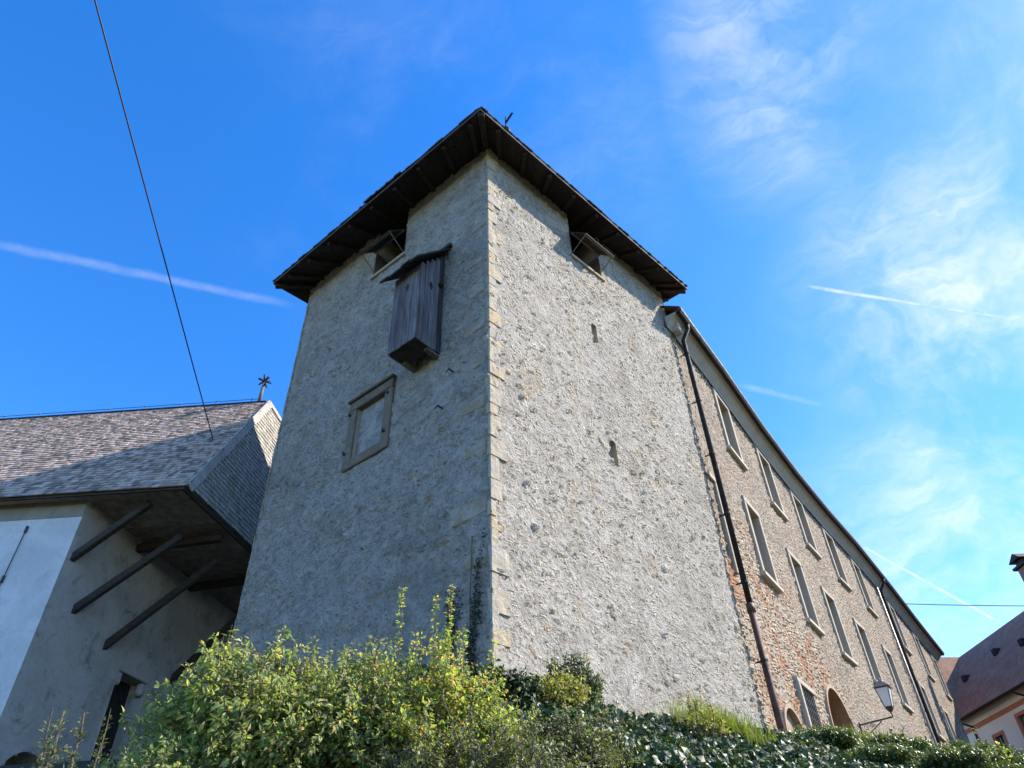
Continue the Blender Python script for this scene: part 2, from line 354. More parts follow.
def m_leaf(name, stops, rough=0.5, trans=0.5, spec=0.35):
    t = mat(name, rough, spec); r = island(t)
    c = t.ramp(r, stops)
    n = t.noise(t.co, 1.6, 3, 0.6)
    c = t.mix(t.mapr(n, 0.35, 0.65, 0.0, 0.35), c, stops[0][1])
    t.set(t.b, 'Base Color', c)
    tr = t.n.new('ShaderNodeBsdfTranslucent'); t.set(tr, 'Color', t.mix(1.0, c, (1.45, 1.5, 0.6), 'MULTIPLY'))
    mx = t.n.new('ShaderNodeMixShader'); mx.inputs[0].default_value = trans
    t.l.new(t.b.outputs[0], mx.inputs[1]); t.l.new(tr.outputs[0], mx.inputs[2]); t.l.new(mx.outputs[0], t.out.inputs[0]); return t.m

def m_glass(name, c=(0.05, 0.06, 0.07), rough=0.08):
    t = mat(name, rough, 0.6); n = t.noise(t.co, 2.5, 2, 0.5)
    t.set(t.b, 'Base Color', c + (1,)); t.set(t.b, 'Normal', t.bump(n, 0.08, 0.05)); return t.m

M = {}
M['rubble'] = m_rubble(); M['longwall'] = m_longwall()
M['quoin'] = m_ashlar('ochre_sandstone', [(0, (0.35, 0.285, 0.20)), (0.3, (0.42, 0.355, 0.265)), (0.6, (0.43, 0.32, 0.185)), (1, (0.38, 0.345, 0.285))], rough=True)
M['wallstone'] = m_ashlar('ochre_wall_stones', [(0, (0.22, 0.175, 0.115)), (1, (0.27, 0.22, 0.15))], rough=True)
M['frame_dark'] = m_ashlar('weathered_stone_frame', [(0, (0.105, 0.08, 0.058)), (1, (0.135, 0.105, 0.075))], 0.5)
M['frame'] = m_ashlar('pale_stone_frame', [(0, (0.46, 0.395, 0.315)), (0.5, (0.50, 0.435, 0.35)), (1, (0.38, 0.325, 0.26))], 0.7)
M['jamb'] = m_plaster('jamb_plaster', (0.36, 0.30, 0.23), (0.42, 0.36, 0.28), bump=0.5)
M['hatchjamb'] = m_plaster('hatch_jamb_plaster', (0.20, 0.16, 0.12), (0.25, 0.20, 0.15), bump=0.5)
M['cornice'] = m_plaster('cornice_plaster', (0.36, 0.335, 0.30), (0.42, 0.385, 0.34), dirty=0.4)
M['ring'] = m_plaster('arch_ring_plaster', (0.33, 0.25, 0.18), (0.38, 0.30, 0.22), dirt=(0.24, 0.15, 0.10), dirty=0.6, bump=0.9)
M['infill'] = m_plaster('window_infill', (0.20, 0.195, 0.185), (0.38, 0.37, 0.355), dirt=(0.13, 0.125, 0.115), dirty=0.6, scale=3.2, bump=1.0, spots=0.9)
M['white'] = m_plaster('white_limewash', (0.54, 0.55, 0.56), (0.64, 0.65, 0.66), dirt=(0.36, 0.36, 0.36), dirty=0.5, bump=0.7, spots=.15)
M['band'] = m_plaster('shaded_soiled_band', (0.22, 0.205, 0.18), (0.30, 0.28, 0.24), dirty=0.5)  # mostly the eave's shade put into the colour, with some soiling
M['church_side'] = m_plaster('bare_grey_plaster', (0.46, 0.41, 0.355), (0.57, 0.52, 0.46), dirt=(0.13, 0.11, 0.09), dirty=0.75, bump=0.9, spots=.3)
M['housewall'] = m_plaster('pink_white_render', (0.78, 0.72, 0.69), (0.82, 0.77, 0.74), dirt=(0.5, 0.45, 0.42), dirty=0.15, bump=0.15)
M['red'] = m_plain('red_painted_stone', (0.45, 0.16, 0.10), 0.8, 0, 0.15)
M['brick'] = m_plaster('brick_infill', (0.28, 0.17, 0.105), (0.34, 0.22, 0.14), dirt=(0.28, 0.10, 0.055), dirty=0.8, scale=1.6, bump=0.9)
M['bay_wood'] = m_wood('weathered_purple_boards', [(0.05, 0.038, 0.04), (0.125, 0.106, 0.115), (0.25, 0.235, 0.245), (0.09, 0.064, 0.055)])
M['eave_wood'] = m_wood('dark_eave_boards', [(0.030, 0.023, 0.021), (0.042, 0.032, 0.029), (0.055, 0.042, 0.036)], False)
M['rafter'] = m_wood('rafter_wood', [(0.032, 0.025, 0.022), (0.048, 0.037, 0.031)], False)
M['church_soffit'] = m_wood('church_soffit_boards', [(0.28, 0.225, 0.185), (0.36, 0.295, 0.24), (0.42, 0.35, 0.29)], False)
M['brace'] = m_wood('brace_timber', [(0.05, 0.039, 0.033), (0.072, 0.056, 0.047)], False)
M['flap'] = m_wood('dark_flap_boards', [(0.05, 0.042, 0.036), (0.085, 0.07, 0.06)], False)
M['grey_wood'] = m_wood('grey_wood', [(0.17, 0.145, 0.12), (0.24, 0.21, 0.18)], False)
M['shingle'] = m_shingle('church_shingles', [(0.15, 0.12, 0.10), (0.38, 0.27, 0.21), (0.53, 0.39, 0.31), (0.64, 0.50, 0.41), (0.26, 0.205, 0.17)], 0.3)
M['gable_shingle'] = m_shingle('gable_shingles', [(0.26, 0.25, 0.225), (0.36, 0.345, 0.305), (0.44, 0.42, 0.37)], 0.45)
M['verge'] = m_shingle('verge_boards', [(0.36, 0.35, 0.33), (0.46, 0.45, 0.43)])
M['tower_tile'] = m_shingle('tower_roof_shingles', [(0.04, 0.034, 0.034), (0.06, 0.05, 0.048), (0.085, 0.07, 0.066)])
M['house_tile'] = m_shingle('house_roof_tiles', [(0.17, 0.10, 0.075), (0.24, 0.145, 0.11), (0.19, 0.125, 0.10)])
M['metal_dark'] = m_plain('dark_sheet_metal', (0.022, 0.021, 0.022), 0.7, 0.0, 0.3, 6, 0.2)
M['rust_iron'] = m_plain('rusty_cast_iron', (0.075, 0.036, 0.028), 0.7, 0.0, 0.4, 3)
M['pipe_pale'] = m_plain('galvanised_pipe', (0.27, 0.26, 0.25), 0.5, 0.2, 0.15)
M['iron'] = m_plain('wrought_iron', (0.05, 0.048, 0.045), 0.55, 0.2, 0.3)
M['lampcap'] = m_plain('zinc_cap', (0.23, 0.22, 0.21), 0.5, 0.3, 0.2)
M['cable'] = m_plain('cable_rubber', (0.06, 0.035, 0.04), 0.5, 0.0, 0.1)
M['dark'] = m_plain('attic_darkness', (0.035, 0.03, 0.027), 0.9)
M['glass'] = m_glass('window_glass', (0.09, 0.095, 0.10), 0.12)
M['shade'] = m_plain('window_blind', (0.36, 0.34, 0.32), 0.8, 0, .12, 2)
def m_lampglass():
    t = mat('frosted_lamp_glass', 0.35, 0.5); t.b.inputs['Base Color'].default_value = (0.80, 0.82, 0.86, 1); t.b.inputs['Transmission Weight'].default_value = 0.25; return t.m
M['lampglass'] = m_lampglass()
M['bark'] = m_plain('twig_bark', (0.13, 0.095, 0.065), 0.85, 0, 0.3, 20)
G = lambda r, g, b: (r, g, b)
M['leaf_green'] = m_leaf('fresh_green_leaves', [(0, G(0.136, 0.187, 0.064)), (0.35, G(0.232, 0.310, 0.102)), (0.65, G(0.329, 0.384, 0.145)), (0.86, G(0.547, 0.508, 0.182)), (0.95, G(0.713, 0.470, 0.258)), (1, G(0.657, 0.595, 0.511))])
M['leaf_yellow'] = m_leaf('autumn_yellow_leaves', [(0, G(0.132, 0.197, 0.054)), (0.3, G(0.244, 0.340, 0.083)), (0.6, G(0.387, 0.459, 0.113)), (0.8, G(0.569, 0.547, 0.134)), (0.92, G(0.692, 0.437, 0.177)), (1, G(0.672, 0.262, 0.150))])
M['leaf_gold'] = m_leaf('golden_leaves', [(0, G(0.140, 0.161, 0.048)), (0.5, G(0.291, 0.292, 0.079)), (1, G(0.396, 0.358, 0.119))])
M['leaf_ivy'] = m_leaf('glossy_ivy_leaves', [(0, G(0.016, 0.034, 0.013)), (0.5, G(0.031, 0.065, 0.021)), (0.85, G(0.065, 0.111, 0.029)), (1, G(0.130, 0.169, 0.039))], 0.48, 0.12, 0.38)
M['leaf_grey'] = m_leaf('olive_green_leaves', [(0, G(0.055, 0.072, 0.026)), (0.5, G(0.115, 0.145, 0.045)), (0.85, G(0.19, 0.215, 0.075)), (1, G(0.26, 0.27, 0.15))], 0.45, 0.35)
M['leaf_box'] = m_leaf('hedge_leaves', [(0, G(0.046, 0.078, 0.021)), (0.5, G(0.097, 0.148, 0.035)), (1, G(0.228, 0.288, 0.070))], 0.38, 0.2, 0.5)
M['grass'] = m_leaf('bright_grass', [(0, G(0.110, 0.154, 0.022)), (0.5, G(0.187, 0.242, 0.039)), (1, G(0.297, 0.319, 0.077))], 0.6, 0.45)
M['dry'] = m_leaf('dry_stems', [(0, G(0.16, 0.11, 0.07)), (0.5, G(0.24, 0.17, 0.11)), (1, G(0.30, 0.24, 0.16))], 0.8, 0.2)
M['moss'] = m_leaf('dark_climber_leaves', [(0, G(0.015, 0.022, 0.014)), (1, G(0.035, 0.05, 0.026))], 0.6, 0.1)
def m_ground():
    t = mat('bank_soil_and_grass', 1.0, 0.1)
    n = t.noise(t.co, 0.9, 8, 0.7); f = t.noise(t.co, 14, 5, 0.7)
    c = t.mix(t.mapr(n, 0.4, 0.6), (0.055, 0.045, 0.032), (0.06, 0.075, 0.03)); c = t.mix(t.mapr(f, 0.4, 0.7, 0, .5), c, (0.09, 0.075, 0.05))
    t.set(t.b, 'Base Color', c); t.set(t.b, 'Normal', t.bump(f, 0.8, 0.05)); return t.m
M['ground'] = m_ground()

# ------------------------------------------------------------------ terrain: street, green bank, plateau
def gz(x, y):
    s = (x * 0.547) - (y - 9.0) * 0.837           # metres in front of the crest line of the bank
    if s <= 0: z = 2.65 + min(0.35, -s * 0.08)
    else: z = 2.65 - 0.62 * s
    sm = lambda v: (lambda c: c * c * (3 - 2 * c))(max(0, min(1, v)))
    z -= 1.25 * sm((-1.3 - x) / 2.2) * sm((13 - y) / 4)
    z += 0.18 * noise.noise((x * 0.35, y * 0.35, 3.1)) * (1 if z > -1.4 else 0)
    return max(-1.6, z)
def build_ground():
    def ax(lo, hi):
        a = [lo + 0.6 * i for i in range(int((hi - lo) / 0.6) + 1)]; st = 1.0
        while a[-1] < 2200: a.append(a[-1] + st); st *= 1.45
        st = 1.0
        while a[0] > -2200: a.insert(0, a[0] - st); st *= 1.45
        return a
    xs, ys = ax(-16, 28), ax(-6, 26); mb = MB()
    for y in ys:
        for x in xs: mb.v.append((x, y, gz(x, y)))
    n = len(xs)
    for j in range(len(ys) - 1):
        for i in range(n - 1): mb.f.append((j * n + i, j * n + i + 1, (j + 1) * n + i + 1, (j + 1) * n + i))
    o = mb.build('ground', M['ground'], None, True); o['kind'] = 'structure'; o['label'] = 'earth bank rising from the street to the tower foot'; o['category'] = 'ground'
build_ground()

# ------------------------------------------------------------------ the tower
P0 = Vector((-0.448, 10.991, 0)); dR = Vector((0.70153, 0.71264, 0)); nR = Vector((0.71264, -0.70153, 0))
dL = Vector((-0.77539, 0.63149, 0)); nL = Vector((-0.63149, -0.77539, 0))
LR, LL, TOP, BASE = 8.08, 7.95, 18.045, 1.2
def TR(u, o, z): return P0 + dR * u + nR * o + Vector((0, 0, z))
def TL(u, o, z): return P0 + dL * u + nL * o + Vector((0, 0, z))
def build_tower():
    t = thing('stone_tower', 'tall square rubble stone tower with overhanging dark roof and wooden bay', 'tower', (P0.x + 0.2, P0.y + 5.4, 2.6))
    # walls
    hr = [(3.32, 4.65, 16.0, TOP), (3.80, 3.98, 12.9, 13.58), (3.86, 4.08, 9.08, 9.72)]
    hl = [(3.22, 4.55, 15.95, TOP), (3.30, 4.34, 9.45, 10.92)]
    for P, nrm, ln, holes, jag in ((TR, nR, LR, hr, 0), (TL, nL, LL, hl, 1)):
        mb = MB()
        us = lines(0, ln, 0.05, *[h[0] for h in holes], *[h[1] for h in holes]); zs = lines(BASE, TOP, 0.05, *[h[2] for h in holes], *[h[3] for h in holes])
        wall_grid(mb, lambda u: P(u, 0, 0)[:2], None, us, zs, lambda u, z: any(h[0] < u < h[1] and h[2] < z < h[3] for h in holes))
        if P is TL: mb.f = [f[::-1] for f in mb.f]
        mb.build('wall', M['rubble'], t, True)
    a, b, c = P0 + dR * LR, P0 + dR * LR + dL * LL, P0 + dL * LL
    mb = MB(); z0, z1 = Vector((0, 0, BASE)), Vector((0, 0, TOP))
    mb.quad(a + z0, b + z0, b + z1, a + z1); mb.quad(b + z0, c + z0, c + z1, b + z1); mb.build('wall', M['rubble'], t)
    # reveals of the openings and what closes them at the back
    for P, holes, dep in ((TR, hr, (0.9, 0.35, 0.35)), (TL, hl, (0.9, 0.14))):
        for h, d in zip(holes, dep):
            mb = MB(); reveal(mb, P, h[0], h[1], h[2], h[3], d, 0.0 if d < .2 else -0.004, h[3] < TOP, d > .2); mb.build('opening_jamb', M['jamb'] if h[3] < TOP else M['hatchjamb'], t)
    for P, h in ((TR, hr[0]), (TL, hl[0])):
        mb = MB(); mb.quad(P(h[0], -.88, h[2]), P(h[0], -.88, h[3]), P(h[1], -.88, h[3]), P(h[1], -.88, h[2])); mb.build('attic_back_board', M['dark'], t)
    # smooth plaster lining round the hatches: a sill and a thin lip
    for P, h in ((TR, hr[0]), (TL, hl[0])):
        mb = MB(); mb.box(P(h[0] - 0.08, -0.25, h[2] - 0.09), P(h[1] + .08, -.25, h[2] - .09) - P(h[0] - .08, -.25, h[2] - .09), P(0, .31, 0) - P(0, 0, 0), (0, 0, 0.10)); mb.build('hatch_sill', M['jamb'], t, False, 0.015)
    # plaster band just below the soffit
    # quoins at the near corner (and the far left corner)
    def quoins(corner, d1, d2, n1, n2, name, zt, mt='quoin'):
        mb = MB(); z = BASE; k = 0
        ex = (n1 + n2); proud = 0.006
        while z < zt:
            h = random.uniform(0.24, 0.50); l1, l2 = (random.uniform(.26, .48), random.uniform(.05, .10)) if k % 2 else (random.uniform(.15, .28), random.uniform(.05, .12))
            h = min(h, zt - z); g = 0.004; pr = proud + random.uniform(-.008, .006)
            # corner moved out along both wall normals
            det = n1.x * n2.y - n1.y * n2.x
            cx = corner + Vector(((n2.y - n1.y) / det * pr, (n1.x - n2.x) / det * pr, 0))
            j = lambda: random.uniform(-.03, .03)
            pts = []
            for zz in (z + g, z + h):
                a0 = Vector((cx.x, cx.y, zz + j())); 
                pts += [a0 + d2 * (l2 + j()), a0, a0 + d1 * (l1 + j()), a0 + d1 * (l1 - .03) + d2 * (l2 - .03) + Vector((0, 0, 0))]
            mb.hexa(pts); z += h; k += 1
        mb.build(name, M[mt], t, False, 0.03, 3)
    quoins(P0 * 1.0, dR, dL, nR, nL, 'quoin_stones', TOP - 0.02)
    nB = -nR
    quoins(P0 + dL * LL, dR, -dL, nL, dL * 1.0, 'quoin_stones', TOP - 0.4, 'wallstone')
    # ochre dressed stones scattered in the shaded face near the corner
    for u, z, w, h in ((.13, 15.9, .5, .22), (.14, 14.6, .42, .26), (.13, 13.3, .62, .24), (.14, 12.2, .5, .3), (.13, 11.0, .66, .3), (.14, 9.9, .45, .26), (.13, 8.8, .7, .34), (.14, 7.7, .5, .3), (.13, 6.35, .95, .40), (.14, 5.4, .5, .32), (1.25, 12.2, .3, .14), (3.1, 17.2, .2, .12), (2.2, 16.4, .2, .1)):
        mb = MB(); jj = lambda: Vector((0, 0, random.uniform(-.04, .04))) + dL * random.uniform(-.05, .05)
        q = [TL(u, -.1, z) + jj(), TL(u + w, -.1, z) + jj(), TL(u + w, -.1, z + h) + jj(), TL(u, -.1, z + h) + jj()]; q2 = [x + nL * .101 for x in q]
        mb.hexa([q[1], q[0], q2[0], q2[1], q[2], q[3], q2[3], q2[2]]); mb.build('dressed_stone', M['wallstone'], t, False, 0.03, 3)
    # blind window with a moulded stone frame
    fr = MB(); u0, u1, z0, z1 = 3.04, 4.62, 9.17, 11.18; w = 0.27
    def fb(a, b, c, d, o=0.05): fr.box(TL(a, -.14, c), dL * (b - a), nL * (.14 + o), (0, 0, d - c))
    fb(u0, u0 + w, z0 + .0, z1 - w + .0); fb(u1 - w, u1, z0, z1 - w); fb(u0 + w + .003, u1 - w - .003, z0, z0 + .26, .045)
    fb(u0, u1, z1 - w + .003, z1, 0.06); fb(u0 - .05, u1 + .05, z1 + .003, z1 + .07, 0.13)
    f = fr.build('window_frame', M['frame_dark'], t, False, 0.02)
    mb = MB(); mb.quad(TL(u0 + w - .02, -.10, z0 + .2), TL(u0 + w - .02, -.10, z1 - .2), TL(u1 - w + .02, -.10, z1 - .2), TL(u1 - w + .02, -.10, z0 + .2)); mb.build('infill_panel', M['infill'], f)
    for u, z in ((3.18, 10.77), (3.18, 9.64), (4.56, 10.79), (4.56, 9.64)):
        mb = MB(); mb.bar(TL(u, .04, z), TL(u, .11, z), .05, .05); mb.bar(TL(u, .10, z - .02), TL(u, .10, z + .07), .03, .03); mb.build('hinge_hook', M['iron'], f)
    # little iron hooks and put-log holes in the shaded face
    for u, z, dd in ((1.05, 10.2, 0), (1.35, 9.35, 1)):
        mb = MB(); mb.bar(TL(u, 0, z), TL(u, .16, z), .03, .03); mb.bar(TL(u, .15, z - .01), TL(u + .09, .15, z - .05), .02, .02); mb.build('iron_hook', M['iron'], t)
    # hatch flaps: a board flap propped open on two stays
    for P, dd, nn, u0, u1, sill in ((TR, dR, nR, 3.30, 4.55, 16.0), (TL, dL, nL, 3.24, 4.5, 15.95)):
        f = MB(); hz, oz, oo = 17.08, 16.42, 0.60
        e = Vector((0, 0, 1)); n = 5
        for k in range(n):
            a = u0 + (u1 - u0) * k / n; b = u0 + (u1 - u0) * (k + 1) / n - .008
            A, B, C_, D_ = P(a, -.02, hz), P(b, -.02, hz), P(b, oo, oz + random.uniform(-.015, .015)), P(a, oo, oz + random.uniform(-.015, .015))
            th = Vector((0, 0, .035)); f.hexa([D_, C_, B, A, D_ + th, C_ + th, B + th, A + th])
        fo = f.build('hatch_shutter', M['flap'], t)
        b_ = MB(); b_.bar(P(u0, oo - .05, oz + .02), P(u1, oo - .05, oz + .02), .05, .05); b_.bar(P(u0, .1, hz - .16), P(u1, .1, hz - .16), .06, .04); b_.build('batten', M['grey_wood'], fo)
        for u in (u0 + .02, u1 - .02):
            s_ = MB(); s_.tube([P(u, .02, sill + .12), P(u, oo - .08, oz + .0)], .016, 6); s_.build('stay', M['grey_wood'], fo)
    # wooden bay hung on the shaded face
    bay = MB(); a0, a1, zb, oo = 1.50, 2.42, 11.0, 0.80
    def plank(p, d, w, n, th, zlo, zhi): bay.box(p + Vector((0, 0, zlo)), d * w, n * th, (0, 0, zhi - zlo))
    k = 4; ws = (a1 - a0) / k
    for i in range(k):
        plank(TL(a0 + i * ws + .004, oo - .035, 0), dL, ws - .008, nL, .035 + random.uniform(-.006, .006), zb + random.uniform(-.01, .01), 13.5)
    k = 5; ws = (oo - .04) / k
    for s in (a0, a1 - .035):
        for i in range(k):
            top = 14.45 - (i + .5) / k * 0.95
            plank(TL(s, i * ws + .004, 0), nL, ws - .008, dL, .035 + random.uniform(-.006, .006), zb + random.uniform(-.01, .01), top)
    b = bay.build('wooden_bay', M['bay_wood'], t, False, 0.006)
    mb = MB(); mb.box(TL(a0 + .03, .22, zb + .03), dL * (a1 - a0 - .06), nL * (oo - .26), (0, 0, .04)); mb.build('floor_board', M['brace'], b)
    for u in (a0 + .04, a1 - .16):
        mb = MB(); mb.box(TL(u, -.05, zb - .05), dL * .12, nL * .42, (0, 0, .14)); mb.build('support_beam', M['grey_wood'], b)
    mb = MB()       # lean-to roof of boards
    n = 5
    for i in range(n):
        x0 = a0 - .20 + (a1 - a0 + .38) * i / n; x1 = a0 - .20 + (a1 - a0 + .38) * (i + 1) / n + .02; dz = .012 * (i % 2); e = random.uniform(-.03, .03)
        A, B, C_, D_ = TL(x0, -.02, 14.62 + dz), TL(x1, -.02, 14.62 + dz), TL(x1, 1.12 + e, 13.30 + dz), TL(x0, 1.12 + e, 13.30 + dz); th = Vector((0, 0, .055)); mb.hexa([D_, C_, B, A, D_ + th, C_ + th, B + th, A + th])
    mb.build('bay_roof', M['brace'], b)
    mb = MB(); mb.bar(TL(a0 - .24, .03, 14.70), TL(a1 + .2, .03, 14.70), .12, .10); mb.build('ridge_batten', M['brace'], b)
    for P, c, q in ((lambda a, z: TL(1.92 + a, oo + .004, z), 12.92, 0), (lambda a, z: TL(a0 - .006, 0.42 + a, z), 12.98, 1)):
        mb = MB(); mb.quad(P(-.07, c - .02), P(0, c - .17), P(.07, c + .02), P(0, c + .16)); mb.build('peep_hole', M['dark'], b)
    mb = MB(); mb.box(TL(a0 - .12, .1, 13.15), dL * .12, nL * .10, (0, 0, .1)); mb.build('bracket_end', M['brace'], b)
    # roof: flared eaves, then steep; underside boards and rafters
    oR, oL, oB = 0.83, 1.09, 0.22
    def ring(o, z, back):   # corner points at wall offset
        def corner(c, n1, k1, n2, k2):
            det = n1.x * n2.y - n1.y * n2.x
            v = Vector(((k1 * n2.y - k2 * n1.y) / det, (n1.x * k2 - n2.x * k1) / det, 0)); return Vector((c.x, c.y, z)) + v
        c0, c1, c2, c3 = P0, P0 + dR * LR, P0 + dR * LR + dL * LL, P0 + dL * LL
        nb1 = Vector((dR.x, dR.y, 0)); nb2 = Vector((dL.x, dL.y, 0))   # far faces
        nb1 = Vector((-dL.y, dL.x, 0)) * -1 if Vector((-dL.y, dL.x, 0)).dot(dR) < 0 else Vector((-dL.y, dL.x, 0))
        nb2 = Vector((-dR.y, dR.x, 0)) * -1 if Vector((-dR.y, dR.x, 0)).dot(dL) < 0 else Vector((-dR.y, dR.x, 0))
        return [corner(c0, nR, o[0], nL, o[1]), corner(c1, nR, o[0], nb1, o[2]), corner(c2, nb1, o[2], nb2, o[3]), corner(c3, nL, o[1], nb2, o[3])]
    E0 = ring((oR, oL, oB, .40), 17.66, 0); E1 = ring((-.1, -.1, -.1, -.1), 18.12, 0); E2 = ring((-1.0, -1.0, -1.0, -1.0), 19.3, 0)
    apex = Vector((0.13, 16.05, 26.85))
    mb = MB(); th = Vector((0, 0, .10))
    for i in range(4):
        j = (i + 1) % 4
        mb.quad(E0[j], E0[i], E0[i] + th, E0[j] + th)
        mb.quad(E0[i] + th, E1[i] + th * 2, E1[j] + th * 2, E0[j] + th); mb.quad(E1[i] + th * 2, E2[i] + th * 2, E2[j] + th * 2, E1[j] + th * 2); mb.quad(E2[i] + th * 2, apex, E2[j] + th * 2)
    roof = mb.build('roof', M['tower_tile'], t)
    mb = MB(); W1 = ring((-.3, -.3, -.3, -.3), 18.14, 0)
    for i in range(4):
        j = (i + 1) % 4; n = 26
        for k in range(n):    # boards run along the slope
            f0, f1 = k / n, (k + .94) / n
            mb.quad(E0[i].lerp(E0[j], f0) , E0[i].lerp(E0[j], f1), W1[i].lerp(W1[j], f1), W1[i].lerp(W1[j], f0))
        off = Vector((0, 0, .012)); mb.quad(E0[i] + off, E0[j] + off, W1[j] + off, W1[i] + off)
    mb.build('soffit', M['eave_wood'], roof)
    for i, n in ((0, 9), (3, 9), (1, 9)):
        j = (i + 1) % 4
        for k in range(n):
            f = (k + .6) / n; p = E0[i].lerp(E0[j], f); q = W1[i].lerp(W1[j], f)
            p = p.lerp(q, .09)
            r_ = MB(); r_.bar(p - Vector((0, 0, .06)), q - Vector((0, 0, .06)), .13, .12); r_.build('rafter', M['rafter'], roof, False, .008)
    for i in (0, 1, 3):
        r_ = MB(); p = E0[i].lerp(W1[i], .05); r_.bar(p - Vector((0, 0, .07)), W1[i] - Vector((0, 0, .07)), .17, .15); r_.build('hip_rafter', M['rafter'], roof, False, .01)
    # ragged butt ends of the shingles along the eaves
    mb = MB()
    for i, out in ((0, nR), (3, nL), (1, None), (2, None)):
        j = (i + 1) % 4; a, b_ = E0[i] + th, E0[j] + th
        if out is None: continue
        ln = (b_ - a).length; d = (b_ - a) / ln; x = 0
        slope = (E1[i] - E0[i]); slope = (out * -1 * 1.0 + Vector((0, 0, .66))).normalized()
        while x < ln - .1:
            w = random.uniform(.09, .17); ex = random.uniform(0.0, .05)
            fr_ = x / ln
            if i == 3: uu = (1 - fr_) * ln - 1.2
            else: uu = 99
            lift = .0
            if 1.9 < uu < 3.5: ex += .05; lift = .05
            p = a + d * x - slope * ex + Vector((0, 0, .004 + lift + random.uniform(0, .012)))
            mb.box(p, d * (w - .006), slope * (.32 + ex), slope.cross(d).normalized() * (.035 if slope.cross(d).z > 0 else -.035)); x += w
    mb.build('eave_shingles', M['tower_tile'], roof)
    # weathervane on the roof peak
    mb = MB(); c = apex + Vector((.3, 0, 0)) * 0
    mb.tube([c - Vector((0, 0, .3)), c + Vector((0, 0, .25)), c + Vector((0, 0, .5))], [.22, .16, .05], 8); mb.ball(c + Vector((0, 0, .62)), .20, 10); mb.tube([c + Vector((0, 0, .7)), c + Vector((0, 0, 1.75))], .03, 6)
    v = mb.build('weathervane', M['metal_dark'], roof, True)
    mb = MB(); q = c + Vector((0, 0, 1.15)); ex = Vector((.8, -.6, 0)).normalized(); yy = Vector((.012, .016, 0))
    p4 = [q, q + ex * .42 + Vector((0, 0, .45)), q + ex * .34 + Vector((0, 0, .55)), q + Vector((0, 0, .22))]
    mb.hexa([p + yy for p in p4] + [p - yy for p in p4])
    mb.build('vane_flag', M['metal_dark'], v)
build_tower()

# ------------------------------------------------------------------ the long building: a slightly curved facade
NODES = [(5.22, 16.75), (7.11, 19.59), (9.52, 23.34), (11.82, 26.75), (14.27, 30.19), (16.78, 33.59), (20.80, 39.27), (24.26, 44.28), (28.45, 50.25)]
SN = [0.0]
for p, q in zip(NODES, NODES[1:]): SN.append(SN[-1] + math.dist(p, q))
SEND = SN[-1] + 0.35
def fpt(s, o=0.0):
    i = max(0, min(len(SN) - 2, next((k for k in range(len(SN) - 1) if s < SN[k + 1]), len(SN) - 2)))
    a, b = Vector(NODES[i]), Vector(NODES[i + 1]); d = (b - a).normalized(); p = a + d * (s - SN[i]); n = fnr(s); return p + n * o
def fdir(s):
    i = max(0, min(len(SN) - 2, next((k for k in range(len(SN) - 1) if s < SN[k + 1]), len(SN) - 2)))
    return (Vector(NODES[i + 1]) - Vector(NODES[i])).normalized()
def fnr(s):
    d = (fdir(max(0, s - .8)) + fdir(min(SN[-1], s + .8))).normalized(); return Vector((d.y, -d.x))
def F(s, o, z): p = fpt(s, o); return Vector((p.x, p.y, z))
UW = [SN[1], SN[2], SN[3], SN[4], SN[5], SN[6], SN[7], 38.65]
